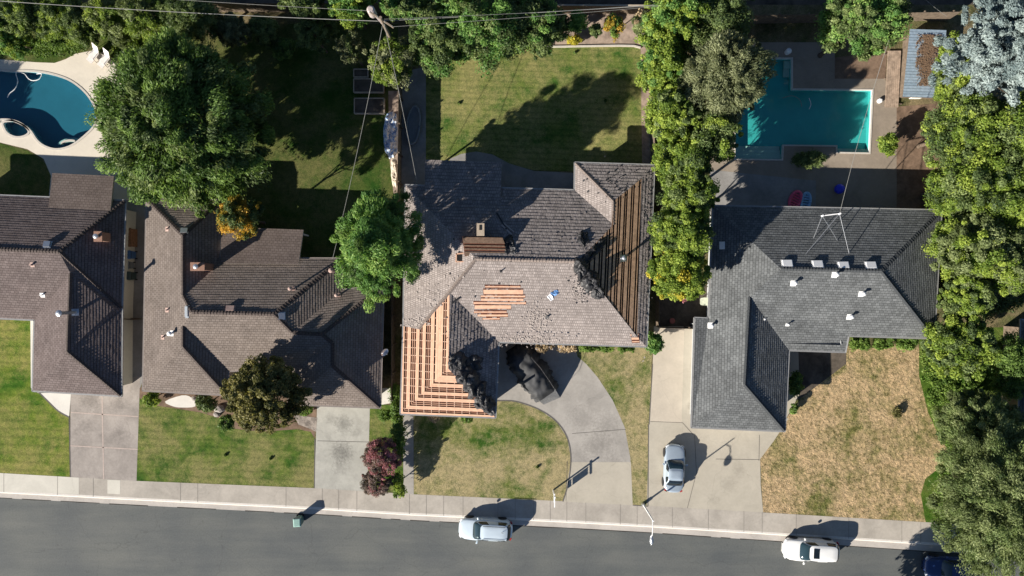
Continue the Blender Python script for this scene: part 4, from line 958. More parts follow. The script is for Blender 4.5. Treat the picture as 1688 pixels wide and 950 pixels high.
for lab, x, y, rx, ry, pl, zz in (('yellowish low shrub at the left end of the bed beside the pinkish driveway', 250, 658, 18, 12, 'yg', .7), ('dark shrub right of the white stones in front of the brown roofed house', 342, 664, 20, 15, 'mid', 1.0), ('dark green shrub at the lower left foot of the round olive brown tree', 374, 697, 13, 15, 'deep', 1.0), ('low grassy shrub at the lower right foot of the round olive brown tree', 505, 676, 14, 8, 'hedge', .5)):
    T('low_shrub', lab, 'shrub', x, y, zz, rx, ry, zz*.8, pl, .08, 30, 160, .32, trunk=False, crown='foliage')
# row in front of the stripped-roof house
for lab, x, pl in (('dry tan clipped shrub, left one of the pair under the eave above the covered vehicle', 898, 'dry'), ('dry tan clipped shrub, right one of the pair under the eave near the curved driveway', 933, 'dry'), ('green clipped shrub just right of the two tan ones', 967, 'hedge'), ('green clipped shrub, middle one of the three green ones under the long eave', 997, 'hedge'), ('green clipped shrub, next to the round bright bush at the roof corner', 1031, 'hedge')):
    T('clipped_shrub', lab, 'shrub', x, 569, 1.0, 13, 8, .8, pl, .07, 40, 140, .35, group='clipped shrubs along the front eave', trunk=False, crown='foliage', box=True)
T('round_shrub', 'bright green round bush at the lower right corner of the stripped roof', 'shrub', 1076, 564, 1.3, 16, 18, 1.1, 'fresh', .09, 36, 200, .32, trunk=False, crown='foliage')
T('low_shrub', 'small dry shrub under the front edge of the orange boards', 'shrub', 716, 689, .7, 10, 6, .5, 'dry', .07, 20, 120, .4, trunk=False, crown='foliage')
T('low_shrub', 'small green shrub under the front edge of the orange boards', 'shrub', 770, 690, .6, 10, 5, .5, 'hedge', .07, 20, 120, .4, trunk=False, crown='foliage')
# hedge row between the two right lots, top to bottom
hd = [('shaded green tree at the top of the tall hedge row', 1172, 28, 62, 50, 6, 'mid', 3.0, None), ('bright green yellow tree at the very top left of the tall hedge row', 1112, 40, 48, 45, 6, 'fresh', 3.0, ('yg', .5)),
 ('yellow green hedge tree just left of the olive grey tree', 1092, 112, 36, 42, 5.5, 'yg', 2.6, ('fresh', .3)), ('yellow green hedge tree below left of the olive grey tree', 1103, 190, 36, 44, 5.5, 'yg', 2.6, ('mid', .3)),
 ('dark leaved hedge tree directly below the olive grey tree', 1165, 222, 46, 44, 5.0, 'mid', 2.6, ('yg', .3)), ('yellow green hedge tree level with the lower pool steps', 1125, 262, 42, 46, 5.0, 'yg', 2.5, ('mid', .25)),
 ('yellow green hedge tree left of the shaded grey patio', 1138, 322, 38, 44, 5.0, 'yg', 2.5, ('mid', .35)), ('yellow green hedge tree beside the upper left corner of the charcoal roof', 1121, 384, 44, 42, 5.0, 'yg', 2.5, ('mid', .3)),
 ('lowest yellow tinged hedge tree beside the brown board roof', 1117, 449, 42, 44, 4.8, 'yg', 2.4, ('yellow', .18))]
for lab, x, y, rx, ry, zc, pl, rz, ac in hd:
    T('hedge_tree', lab, 'tree', x, y, zc+(1.1 if y > 150 and y < 430 else .3), rx*1.14, ry*1.18, rz*1.1, pl, .14, 85, 300, .24, group='trees of the tall hedge row', accent=ac, outl=.25)
T('olive_tree', 'large olive grey feathery tree left of the rectangular pool', 'tree', 1190, 128, 7.9, 72, 74, 3.6, 'olive', .15, 110, 330, .2, feather=1, outl=.15)
T('green_shrub', 'small green shrub between the yellow plant and the round orange green shrub', 'shrub', 980, 52, 1.0, 13, 12, .7, 'mid', .09, 22, 150, .3, trunk=False, crown='foliage')
T('green_shrub', 'dark green shrub left of the upright bright green plant', 'shrub', 922, 46, 1.8, 20, 24, 1.4, 'mid', .10, 34, 170, .28, trunk=False, crown='foliage')
T('yellow_shrub', 'bright yellow shrub in the top right corner of the middle back lawn bed', 'shrub', 1088, 52, 2.4, 22, 16, 1.2, 'yellow', .11, 26, 180, .3, trunk=False, crown='foliage')
T('pale_shrub', 'pale cream green shrub beside the bright yellow shrub by the back fence', 'shrub', 1056, 40, 2.2, 20, 18, 1.4, 'willow', .10, 28, 150, .3, trunk=False, crown='foliage', accent=('dry', .3))
T('rust_shrub', 'round orange green shrub in the bed behind the middle back lawn', 'shrub', 1010, 46, 1.8, 18, 19, 1.5, 'orange', .08, 40, 170, .3, trunk=False, crown='foliage', accent=('hedge', .5))
T('upright_shrub', 'upright bright green plant left of the round orange green shrub', 'shrub', 951, 40, 2.2, 13, 24, 1.6, 'fresh', .11, 24, 130, .3, trunk=False, crown='foliage', feather=1)
T('low_shrub', 'low yellow plant at the edge of the bed above the middle back lawn', 'shrub', 948, 66, .6, 14, 8, .4, 'yellow', .08, 20, 120, .35, trunk=False, crown='foliage')
# along the top of the middle lawn
for lab, x, y, rx, ry, zc, rz, pl, ac in (('tall green tree above the upper left of the middle back lawn', 800, 50, 62, 55, 6.5, 3.2, 'mid', ('fresh', .5)), ('green tree above the bed at the left of the yellow plant', 880, 42, 44, 48, 5.5, 2.8, 'mid', ('fresh', .35)),
   ('dark lobed tree left of the bright lawn corner, right of the utility pole', 716, 72, 38, 48, 6.0, 2.8, 'mid', ('fresh', .2)), ('bright green tree behind the utility pole transformer', 580, 6, 34, 36, 6.0, 2.5, 'fresh', ('yg', .4)),
   ('green tree right of the utility pole at the top edge', 668, 8, 36, 24, 6.0, 2.4, 'mid', ('fresh', .4)), ('shaded green tree at the top edge above the middle lawn', 760, 0, 46, 30, 6.0, 2.6, 'mid', ('fresh', .5))):
    T('back_tree', lab, 'tree', x, y, zc-1, rx*1.12, ry*1.12, rz, pl, .15, 80, 260, .24, group='trees along the back fence', accent=ac, outl=.25)
T('fruit_tree', 'yellow olive tree under the two service wires above the side yard', 'tree', 651, 108, 4.5, 44, 46, 2.2, 'olive', .12, 54, 190, .24, accent=('yg', .45), outl=.2)
T('fruit_tree', 'sparse grey green tree above the raised garden beds', 'tree', 580, 82, 4.0, 28, 28, 1.8, 'olive', .11, 30, 130, .25, accent=('mid', .3), outl=.2)
T('fruit_tree', 'dark sparse tree in the shade left of the raised garden beds', 'tree', 520, 62, 3.5, 30, 30, 1.8, 'mid', .13, 30, 150, .25, outl=.2)
T('fruit_tree', 'dark tree at the top edge left of the utility pole', 'tree', 500, 6, 5.0, 44, 28, 2.4, 'mid', .15, 40, 200, .25, outl=.2)
for lab, x, y, rx, ry, zc, rz, pl in (('dark shrub added to deepen the shade right of the top of the huge dark green tree', 436, 52, 30, 26, 2.2, 1.4, 'mid'), ('low dark shrub added to deepen the yard shade near the top, middle of three', 470, 82, 22, 18, 1.4, 1.0, 'deep'), ('dark shrub added to deepen the yard shade left of the fruit trees', 540, 40, 28, 22, 2.6, 1.5, 'mid')):
    T('added_dark_shrub', lab, 'shrub', x, y, zc, rx, ry, rz, pl, .11, 36, 200, .27, trunk=False, crown='foliage')  # dark shrubs added to make the shaded yard corner nearly black
# upper left yard
for lab, x, y, rx, ry, zc, rz, pl, ac in (('bright green shrub tree at the left edge above the kidney pool', 14, 62, 30, 34, 3.5, 1.8, 'fresh', ('yg', .4)), ('mid green shrub behind the left end of the pool deck', 52, 32, 42, 34, 4, 2.2, 'mid', ('yg', .25)),
   ('yellow green shrub right of the mid green one at the top left', 105, 24, 34, 38, 4, 2.2, 'mid', ('yg', .6)), ('dark green shrub between the yellow green shrubs above the chairs', 142, 42, 30, 34, 3.8, 2.0, 'mid', ('yg', .15)),
   ('yellow green sparse tree above the two pool chairs', 188, 36, 36, 38, 4.5, 2.2, 'willow', ('yg', .5)), ('olive sparse tree above the huge dark green tree', 248, 34, 44, 40, 5, 2.4, 'willow', ('yg', .4)),
   ('dark shaded tree at the top edge above the huge dark green tree', 318, 30, 46, 40, 5, 2.4, 'mid', None), ('small sunlit sparse tree right of the top of the huge dark green tree', 385, 52, 26, 26, 3.5, 1.6, 'olive', None)):
    T('shrub_tree', lab, 'tree', x, y, zc*.8, rx*1.05, ry*1.02, rz, pl, .12, 80, 230, .24, group='shrubs at the upper left back fence', accent=ac, outl=.25, feather=1)
T('low_shrub', 'low yellow green ground shrub right of the two pool chairs', 'shrub', 222, 92, .7, 24, 22, .5, 'yg', .10, 60, 130, .2, trunk=False, crown='foliage')
T('low_shrub', 'low green shrub strip above the curve of the pool deck', 'shrub', 90, 70, .5, 44, 9, .4, 'hedge', .09, 70, 100, .2, trunk=False, crown='foliage')
# right pool yard
T('broadleaf_tree', 'round green tree at the top edge above the teal pool', 'tree', 1420, 40, 7.0, 72, 58, 3.4, 'mid', .15, 90, 330, .22, accent=('fresh', .5), outl=.15)
T('low_shrub', 'yellow green sunlit shrub between the teal pool and the brown dirt', 'shrub', 1462, 240, 1.4, 14, 22, 1.2, 'yg', .10, 30, 170, .3, trunk=False, crown='foliage')
T('low_shrub', 'shaded spiky shrub below the teal pool', 'shrub', 1334, 264, 1.2, 30, 14, .8, 'mid', .12, 40, 130, .3, trunk=False, crown='foliage', feather=1)
T('blue_conifer', 'large pale blue grey conifer at the upper right corner', 'tree', 1645, 82, 8, 86, 90, 5, 'blue', .16, 190, 340, .14, feather=1, outl=.3)
rt = [('yellow green tree left of the pale blue conifer, over the shed roof edge', 1578, 118, 22, 48, 4.5, 2.4, 'yg', ('mid', .3)), ('green tree below the pale blue conifer in the right hand hedge mass', 1590, 215, 50, 52, 6, 3, 'mid', ('yg', .5)),
 ('yellow green tree at the right edge below the pale blue conifer', 1658, 235, 52, 60, 6.5, 3, 'yg', ('mid', .4)), ('green tree right of the shaded yard above the charcoal roof corner', 1598, 305, 56, 52, 6, 3, 'mid', ('yg', .6)),
 ('yellow tipped tree at the right edge level with the charcoal roof top', 1662, 325, 52, 54, 6.5, 3, 'yg', ('mid', .35)), ('dull green tree overhanging the right eave of the charcoal roof', 1600, 405, 52, 50, 6, 3, 'willow', ('yg', .4)),
 ('dull green tree at the right edge level with the charcoal roof middle', 1662, 430, 50, 50, 6, 3, 'willow', ('yg', .35)), ('small green tree right of the lower half of the charcoal roof', 1590, 490, 28, 34, 4.5, 2.2, 'mid', ('yg', .5)),
 ('bright green tree at the lower right corner of the charcoal roof', 1582, 572, 44, 44, 4.5, 2.4, 'yg', ('mid', .4))]
for lab, x, y, rx, ry, zc, rz, pl, ac in rt:
    T('hedge_tree', lab, 'tree', x, y, zc, rx*1.22, ry*1.22, rz*1.05, pl, .14, 105, 300, .22, group='trees of the right hand hedge', accent=ac, outl=.22)
for lab, x, w in (('boxy green hedge under the charcoal front eave, left one of three', 1415, 18), ('boxy green hedge under the charcoal front eave, middle one of three', 1453, 15), ('boxy green hedge under the charcoal front eave, right one of three', 1493, 20)):
    T('hedge', lab, 'hedge', x, 565, .9, w, 9, .75, 'hedge', .07, 46, 140, .3, group='hedges under the charcoal front eave', trunk=False, crown='foliage', box=True)
T('added_dark_tree', 'small dark tree added to darken the wall strip by the roof corner at the right edge', 'tree', 1664, 605, 3.0, 32, 62, 2.0, 'deep', .12, 50, 220, .25)  # added to hide the wall strip so the spot looks deeply shaded
T('low_shrub', 'dark bush in the shade beside the garage wall of the charcoal roof house', 'shrub', 1310, 630, 1.0, 10, 22, .9, 'deep', .09, 30, 160, .32, trunk=False, crown='foliage')
T('low_shrub', 'small dark bush at the front corner of the charcoal garage roof', 'shrub', 1308, 674, .6, 8, 9, .5, 'deep', .08, 18, 120, .35, trunk=False, crown='foliage')
T('willowy_tree', 'large fine leaved grey green tree at the lower right corner', 'tree', 1644, 815, 5.5, 108, 140, 4.2, 'willow', .12, 340, 380, .14, feather=1, outl=.14, accent=('mid', .3))
T('willowy_tree', 'fine leaved green tree above the large one at the lower right corner', 'tree', 1602, 690, 3.4, 62, 50, 2.8, 'willow', .12, 140, 330, .18, feather=1, accent=('mid', .4), outl=.15)
T('small_red_shrub', 'small reddish plant at the bottom of the tall hedge row by the gate', 'shrub', 1127, 490, 1.4, 8, 8, .6, 'pink', .08, 14, 120, .35, trunk=False, crown='foliage')
def groundcover(name, label, poly, n, size, pal, hgt):
    xs = [p[0] for p in poly]; ys = [p[1] for p in poly]; cen = []
    def inside(x, y):
        c = False; j = len(poly)-1
        for i in range(len(poly)):
            (xi, yi), (xj, yj) = poly[i], poly[j]
            if (yi > y) != (yj > y) and x < (xj-xi)*(y-yi)/(yj-yi)+xi: c = not c
            j = i
        return c
    while len(cen) < n:
        x, y = random.uniform(min(xs), max(xs)), random.uniform(min(ys), max(ys))
        if inside(x, y): cen.append(P(x, y, G+hgt*random.uniform(.2, .6)))
    cen = np.array(cen); rad = np.stack([RNG.uniform(.25, .6, n)]*2+[RNG.uniform(.5, 1, n)*hgt], 1)
    o = leaves(name, cen, rad, RNG.uniform(.2, .9, n), 60, size, PAL[pal], None, (0, 0, 0)); tag(o, label, 'ground cover', kind='stuff')
groundcover('ground_cover', 'green ground cover right of the dry lawn', [(1518, 560), (1600, 600), (1620, 760), (1600, 860), (1545, 850), (1548, 790), (1568, 750), (1546, 705), (1530, 660)], 420, .08, 'hedge', .35)
groundcover('ground_cover', 'yellow green ground cover around the pool chairs', [(190, 84), (205, 60), (250, 70), (240, 130), (214, 150), (205, 118), (196, 100)], 130, .09, 'yg', .15)
groundcover('ground_cover', 'green ground cover above the left end of the pool deck', [(-20, 58), (120, 58), (150, 70), (120, 82), (80, 88), (-20, 84)], 200, .07, 'hedge', .12)
groundcover('ground_cover', 'green ground cover along the top left of the middle back lawn', [(710, 70), (905, 52), (905, 74), (800, 92), (740, 98), (706, 92)], 220, .09, 'fresh', .4)
groundcover('ground_cover', 'ivy at the foot of the right hand hedge trees', [(1552, 170), (1600, 170), (1690, 250), (1690, 500), (1600, 540), (1556, 500)], 500, .10, 'mid', .6)
# trees just outside the frame whose shade falls into it
T('broadleaf_tree', 'tree beyond the left edge that shades the kidney pool', 'tree', -405, 300, 5.2, 92, 88, 3.6, 'deep', .2, 60, 220, .25)
T('broadleaf_tree', 'tree across the street below the lower right cars', 'tree', 1440, 1075, 4.6, 58, 56, 3.0, 'mid', .2, 60, 220, .25)
# ------------------------------------------------------------------ vehicles
def car(name, label, px, py, rz, Ln, W, Hh, paintm, kind='hatch', sunroof=False):
    root = empty(name, P(px, py, 0 if py > 850 else G), label, 'car', 'parked cars', rz); O = (0, 0, 0)
    hb = .62 if kind == 'sedan' else .66     # belt height fraction
    belt = Hh*hb; nS = 26; sec = []
    def prof(t):     # t 0 front..1 rear -> (halfwidth, top z)
        e_ = min(t, 1-t); w = (W/2)*(1-.52*max(0, 1-e_/.15)**2.2 - .06*max(0, 1-e_/.3))
        if kind == 'sedan': z = belt*(.80+.20*min(1, t/.30)**.7) if t < .3 else (belt if t < .75 else belt*(1-.02*(t-.75)/.25))
        else: z = belt*(.78+.22*min(1, t/.28)**.7) if t < .3 else belt
        z *= 1-.16*max(0, 1-e_/.03)**2
        return w, z
    vs = []; m_ = 11
    for i in range(nS+1):
        t = i/nS; t = .5-.5*math.cos(math.pi*t)*1.0; w, z = prof(t); x = -Ln/2+Ln*t
        half = [(w*.90, .24), (w*.985, .36), (w, .52), (w*.985, z-.14), (w*.93, z-.04), (w*.80, z+.005), (w*.45, z+.03), (0, z+.04)]
        ring = [(x, -y, zz) for y, zz in half]+[(x, y, zz) for y, zz in half[-2::-1]]
        vs += ring; nr = len(ring)
    fs = [(i*nr+k, (i+1)*nr+k, (i+1)*nr+k+1, i*nr+k+1) for i in range(nS) for k in range(nr-1)]
    fs += [(i*nr, i*nr+nr-1, (i+1)*nr+nr-1, (i+1)*nr) for i in range(nS)]+[tuple(range(nr)), tuple(range(nS*nr, nS*nr+nr))[::-1]]
    mb = MB(); mb.mesh(vs, fs); body = fix_normals(mb.build('body', paintm, root, smooth=True))
    # greenhouse
    if kind == 'sedan': b0, b1, t0, t1 = -.20, .36, -.02, .20
    else: b0, b1, t0, t1 = -.24, .475, -.08, .40
    b0, b1, t0, t1 = [Ln*q for q in (b0, b1, t0, t1)]
    def cab(a, h, off=0):
        cx_ = (b0+b1)/2*(1-h)+(t0+t1)/2*h; la = (b1-b0)/2*(1-h)+(t1-t0)/2*h; wb = W/2*(.90*(1-h)+.66*h)
        c_, s_ = math.cos(a), math.sin(a); ex = 2/5.5
        return Vector((cx_+(la+off)*math.copysign(abs(c_)**ex, c_), (wb+off)*math.copysign(abs(s_)**ex, s_), belt-.03+(Hh-belt)*math.sin(min(1, h)*math.pi/2)**.9*.93+off*.4))
    nA = 48; mb = MB(); vs = []; lev = [0, .25, .5, .75, .92, 1.0]
    for h in lev: vs += [cab(2*math.pi*k/nA, h) for k in range(nA)]
    top = [cab(2*math.pi*k/nA, 1) for k in range(nA)]; cc = sum(top, Vector())/nA
    for q, dz in ((.9, .035), (.6, .06), (.25, .07)): vs += [cc+(p-cc)*q+Vector((0, 0, dz)) for p in top]
    vs.append(cc+Vector((0, 0, .07))); rows_ = len(lev)+3
    fs = [(r*nA+k, r*nA+(k+1) % nA, (r+1)*nA+(k+1) % nA, (r+1)*nA+k) for r in range(rows_-1) for k in range(nA)]+[((rows_-1)*nA+k, (rows_-1)*nA+(k+1) % nA, rows_*nA) for k in range(nA)]
    mb.mesh(vs, fs); fix_normals(mb.build('cabin', paintm, root, smooth=True))
    def pane(nm, a0, a1, h0, h1, mat, n=10):
        mb = MB(); g = []
        for j in range(7):
            h = h0+(h1-h0)*j/6; g += [cab(a0+(a1-a0)*i/n, h, .012) for i in range(n+1)]
        mb.mesh(g, [(j*(n+1)+i, j*(n+1)+i+1, (j+1)*(n+1)+i+1, (j+1)*(n+1)+i) for j in range(6) for i in range(n)])
        return fix_normals(mb.build(nm, mat, root, smooth=True))
    ac = .80
    pane('windshield', math.pi-ac, math.pi+ac, .06, .93, M['windshield']); pane('rear_window', -ac+.08, ac-.08, .14 if kind != 'sedan' else .1, .9, M['glass'])
    for sg in (1, -1):
        pane('side_window', sg*(math.pi/2-.56), sg*(math.pi/2-.04), .16, .82, M['glass'], 8); pane('side_window', sg*(math.pi/2+.04), sg*(math.pi/2+.60), .16, .82, M['glass'], 8)
    if sunroof:
        mb = MB(); x0 = t0+.28; zt = Hh+.0
        mb.box((x0+.22, 0, cab(0, 1).z+.068), (.48, .82, .02)); mb.build('sunroof', M['glass'], root)
    for sg in (1, -1):
        mb = MB(); mb.box((b0+.42, sg*(W/2+.09), belt+.06), (.14, .2, .13), sg*.25); o = mb.build('mirror', paintm, root); bv = o.modifiers.new('b', 'BEVEL'); bv.width = .03; bv.segments = 2
        mb = MB(); mb.box((-Ln/2+.22, sg*(W/2*.70), belt*.66), (.26, .30, .10), -sg*.55); o = mb.build('headlight', M['lamp_glass'], root); bv = o.modifiers.new('b', 'BEVEL'); bv.width = .03
        mb = MB(); mb.box((Ln/2-.14, sg*(W/2*.74), belt*.76), (.12, .22, .14), sg*.5); mb.build('tail_light', M['tail'], root)
    for fx in (-.31, .30):
        for sg in (1, -1):
            mb = MB(); y = sg*(W/2-.17); x = fx*Ln; r = .33
            mb.tube([(x, y-.115, r), (x, y-.09, r), (x, y+.09, r), (x, y+.115, r)], [r*.9, r, r, r*.9], 22); w = mb.build('wheel', M['tyre'], root)
            mb = MB(); mb.tube([(x, y+sg*.09, r), (x, y+sg*.125, r)], [r*.62, r*.5], 14); mb.build('rim', M['rim'], w)
            mb = MB(); mb.tube([(x, sg*(W/2-.012), .40), (x, sg*(W/2+.004), .40)], [.385, .385], 22); mb.build('wheel_arch', M['trimblk'], root)
    if kind == 'hatch' and not sunroof:
        for sg in (1, -1): mb = MB(); mb.tube([(t0+.15, sg*W*.30, Hh+.035), (t1-.15, sg*W*.30, Hh+.035)], .022, 6); mb.build('roof_rail', M['trimblk'], root)
        mb = MB(); mb.tube([(t1-.45, .1, Hh+.04), (t1-.3, .1, Hh+.16)], [.03, .01], 6); mb.build('aerial', M['trimblk'], root)
    mb = MB(); mb.box((-Ln/2+.03, 0, .42), (.06, W*.5, .14)); mb.build('grille', M['trimblk'], root)
    mb = MB(); mb.box((Ln/2+.005, 0, .55), (.02, .36, .12)); mb.build('licence_plate', M['post_white'], root)
    return root
car('parked_car', 'pale silver hatchback parked at the kerb below the middle lawn', 801, 868, R(-3), 4.55, 1.84, 1.55, M['car_silver'])
car('parked_car', 'white hatchback with a dark sunroof parked at the kerb below the dry lawn', 1331, 902, R(-3), 4.7, 1.86, 1.5, M['car_white'], sunroof=True)
car('parked_car', 'silver sedan parked on the tan driveway in front of the charcoal garage roof', 1108.5, 769, R(-92.5), 4.05, 1.76, 1.38, M['car_silver2'], 'sedan')
car('parked_car', 'navy blue car in the shade at the lower right edge under the tree', 1560, 931, R(-4), 4.6, 1.84, 1.5, M['car_blue'])
# covered vehicle
def covered():
    c = P(876, 612, G); ang = math.atan2(-(648-572), (908-856)); root = empty('tarp_covered_vehicle', c, 'vehicle under a black tarp in front of the stripped roof house', 'covered vehicle', None, ang)
    mb = MB(); nx, ny = 44, 26; Lh, Wh = 2.6, 1.42; g = []
    for i in range(nx+1):
        for j in range(ny+1):
            u = -1+2*i/nx; v = -1+2*j/ny; x = u*Lh; w = Wh*(1-.35*max(0, -u)**3-.30*max(0, u)**3)*(1+.06*math.sin(u*9)+.05*math.sin(u*17+1)); y = v*w
            ez = max(0, 1-abs(v)**3.2)**.75; ex = max(0, 1-abs(u)**4)**.6
            h = 1.95-.35*max(0, u)-.15*max(0, -u-.4); z = h*ez*ex
            nzv = noise.noise(Vector((x*1.1, y*1.3, 3)))*.22+abs(noise.noise(Vector((x*.8+y*.9, y*2.0, 9))))*.14-.05*math.cos(v*5)*(1-ex)
            z += nzv*min(1, z); f = 1+.05*math.sin(i*1.7)*(1-min(1, z/1.5)); g.append((x*f, y*f+.04*math.sin(i*1.3), max(.0, z)))
    mb.mesh(g, [(i*(ny+1)+j, (i+1)*(ny+1)+j, (i+1)*(ny+1)+j+1, i*(ny+1)+j+1) for i in range(nx) for j in range(ny)])
    o = fix_normals(mb.build('cover', M['tarp'], root, smooth=True))
    mb = MB(); mb.mesh([(2.2, -.9, .95), (2.25, .85, .95), (3.25, .75, .02), (2.95, -.75, .02), (2.6, 0, .6)], [(0, 3, 4), (3, 2, 4), (2, 1, 4), (1, 0, 4)]); mb.build('grey_flap', M['tarp_grey'], root)
    mb = MB(); mb.tube([(-1.2, .7, 1.98), (0, .85, 1.95), (1.4, .85, 1.75), (2.3, .8, 1.2), (2.75, .7, .1)], .012, 6); mb.build('tie_rope', M['felt_grey'], root)
    for x in (-1.6, 1.5):
        for y in (-.85, .85): mb = MB(); mb.tube([(x, y-.1, .32), (x, y+.1, .32)], .32, 16); mb.build('wheel', M['tyre'], root)
covered()
# ------------------------------------------------------------------ street furniture
def lamp():
    b = P(1060, 831, G); root = empty('street_lamp', b, 'white street lamp pole at the foot of the tan driveway, its arm over the road', 'street lamp')
    mb = MB(); mb.tube([(0, 0, 0), (0, 0, .4)], [.16, .13], 12); mb.build('base', M['metal'], root)
    mb = MB(); mb.tube([(0, 0, .3), (0, 0, 2.5), (0, 0, 4.3)], [.085, .07, .05], 10); mb.build('pole', M['post_white'], root)
    mb = MB(); mb.tube([(0, 0, 3.9), (-.03, -.5, 4.12), (-.06, -1.0, 4.15), (-.08, -1.3, 4.1)], [.035, .03, .03, .03], 8); mb.build('arm', M['post_white'], root)
    mb = MB(); cx = Vector((-.1, -1.6, 4.05)); mb.tube([cx+Vector((0, .42, .02)), cx+Vector((0, .25, 0)), cx, cx+Vector((0, -.25, -.02)), cx+Vector((0, -.36, -.03))], [.06, .14, .18, .15, .04], 12); mb.build('lamp_head', M['metal'], root, smooth=True)
lamp()
def sign():
    b = P(912, 808, G); root = empty('yard_sign', b, 'white hanging sign post at the corner of the patchy front lawn and driveway', 'sign')
    mb = MB(); mb.box((0, 0, 1.05), (.1, .1, 2.1)); mb.box((0, 0, 2.12), (.13, .13, .05)); mb.build('post', M['post_white'], root)
    mb = MB(); mb.box((-.0, -.35, 1.78), (.08, 1.15, .08)); mb.build('arm', M['post_white'], root)
    mb = MB(); mb.box((0, -.46, 1.28), (.02, .62, .72)); mb.build('panel', M['sign_face'], root)
    mb = MB(); mb.box((0, -.46, .78), (.02, .62, .16)); mb.build('lower_panel', M['sign_face'], root)
    mb = MB()
    for y in (-.22, -.7): mb.tube([(0, y, 1.6), (0, y, 1.76)], .012, 6)
    for y in (-.22, -.7): mb.tube([(0, y, .86), (0, y, .93)], .012, 6)
    mb.build('hanger', M['metal'], root)
sign()
def bin_(name, label, px, py, z, rz, bm, w=.58, d=.62, h=1.0, lid=None):
    root = empty(name, P(px, py, z), label, 'bin', None, rz)
    mb = MB(); mb.mesh([(-w*.42, -d*.42, .05), (w*.42, -d*.42, .05), (w*.42, d*.42, .05), (-w*.42, d*.42, .05), (-w/2, -d/2, h), (w/2, -d/2, h), (w/2, d/2, h), (-w/2, d/2, h)], [(3, 2, 1, 0), (0, 1, 5, 4), (1, 2, 6, 5), (2, 3, 7, 6), (3, 0, 4, 7), (4, 5, 6, 7)])
    o = mb.build('body', bm, root); bv = o.modifiers.new('b', 'BEVEL'); bv.width = .04; bv.segments = 2
    mb = MB(); mb.mesh([(-w*.54, -d*.54, h), (w*.54, -d*.54, h), (w*.54, d*.54, h), (-w*.54, d*.54, h), (-w*.4, -d*.42, h+.09), (w*.4, -d*.42, h+.09), (w*.4, d*.46, h+.05), (-w*.4, d*.46, h+.05)], [(3, 2, 1, 0), (0, 1, 5, 4), (1, 2, 6, 5), (2, 3, 7, 6), (3, 0, 4, 7), (4, 5, 6, 7)])
    o = mb.build('lid', lid or bm, root); bv = o.modifiers.new('b', 'BEVEL'); bv.width = .025; bv.segments = 2
    mb = MB(); mb.tube([(-w*.42, d*.58, h-.02), (w*.42, d*.58, h-.02)], .02, 8); mb.build('handle', M['trimblk'], root)
    for sx in (-1, 1): mb = MB(); mb.tube([(sx*w*.36, d*.45, .11), (sx*w*.48, d*.45, .11)], .11, 12); mb.build('wheel', M['tyre'], root)
bin_('wheeled_bin', 'green wheeled bin standing alone in the road by the kerb', 496, 855, .01, R(4), M['bin_green'], .62, .68, 1.05, plain('pale_green_lid', (.24, .38, .34), .45))
bin_('wheeled_bin', 'blue wheeled bin between the two brown roofed houses, topmost of three', 219, 421, G, R(-90), M['bin_blue'], .7, .75, 1.05)
bin_('wheeled_bin', 'grey wheeled bin between the blue bin and the dark bin', 217, 438, G, R(-88), M['bin_grey'], .62, .65, .95)
bin_('wheeled_bin', 'dark wheeled bin between the two brown roofed houses, lowest of three', 219, 455, G, R(-93), M['bin_dark'], .7, .8, 1.05)
root = empty('storage_box', P(217, 393, G), 'rusty brown storage box above the three bins by the left house', 'box')
mb = MB(); mb.box((0, 0, .5), (1.0, 1.5, 1.0)); mb.build('body', M['rust_wood'], root); mb = MB(); mb.box((0, 0, 1.03), (1.08, 1.58, .05), 0, 0)
for k in range(5): mb.box((0, -.6+k*.3, 1.07), (1.05, .22, .03))
mb.build('lid', M['rust_wood'], root)
# utility pole and wires
pt = P(628, 31, 9.3); base = Vector((pt.x-.0, pt.y, G)); root = empty('utility_pole', base, 'wooden utility pole with a round transformer at the top edge', 'utility pole')
mb = MB(base); mb.tube([base, base+Vector((0, 0, 9.4))], [.17, .11], 12); mb.build('pole', M['pole'], root)
ca, cb = P(608, 12, 8.9), P(645, 38, 8.9); ca2 = Vector((base.x-.9, base.y+.65, 8.9)); cb2 = Vector((base.x+.85, base.y-.5, 8.9))
mb = MB(base); mb.bar(ca2, cb2, .1, .12); mb.build('crossarm', M['pole'], root)
for q in (.05, .35, .65, .95): p = ca2.lerp(cb2, q); mb = MB(base); mb.tube([p+Vector((0, 0, .05)), p+Vector((0, 0, .22))], [.05, .03], 8); mb.build('insulator', M['metal'], root)
tc_ = P(611, 16, 8.2); mb = MB(base); mb.tube([Vector((tc_.x, tc_.y, 7.3)), Vector((tc_.x, tc_.y, 8.2)), Vector((tc_.x, tc_.y, 8.3))], [.3, .3, .18], 18); mb.bar(Vector((tc_.x, tc_.y, 7.8)), Vector((base.x, base.y, 7.8)), .1, .1); mb.build('transformer', M['transformer'], root)
def wire(label, a, b, sag=.5, r=.022, name='overhead_wire', n=16):
    a = Vector(a); b = Vector(b); pts = []
    for i in range(n+1):
        t = i/n; p = a.lerp(b, t); p.z -= sag*4*t*(1-t); pts.append(p)
    c = (a+b)/2; mb = MB(c); mb.tube(pts, r*.8, 5); tag(mb.build(name, M['wire']), label, 'wire', 'overhead wires')
top = base+Vector((0, 0, 8.3))
wire('thick overhead cable from the utility pole to the left edge', P(622, 35, 7.6), P(-160, -10, 7.6), .5, .03)
wire('thick overhead cable from the utility pole to the right', P(622, 35, 7.6), P(1400, -16, 7.6), .4, .026)
wire('upper thin wire from the crossarm to the left', ca2+Vector((0, 0, .2)), P(-200, -40, 9), .5, .015)
wire('upper thin wire from the crossarm to the right', cb2+Vector((0, 0, .2)), P(1500, -30, 9), .5, .015)
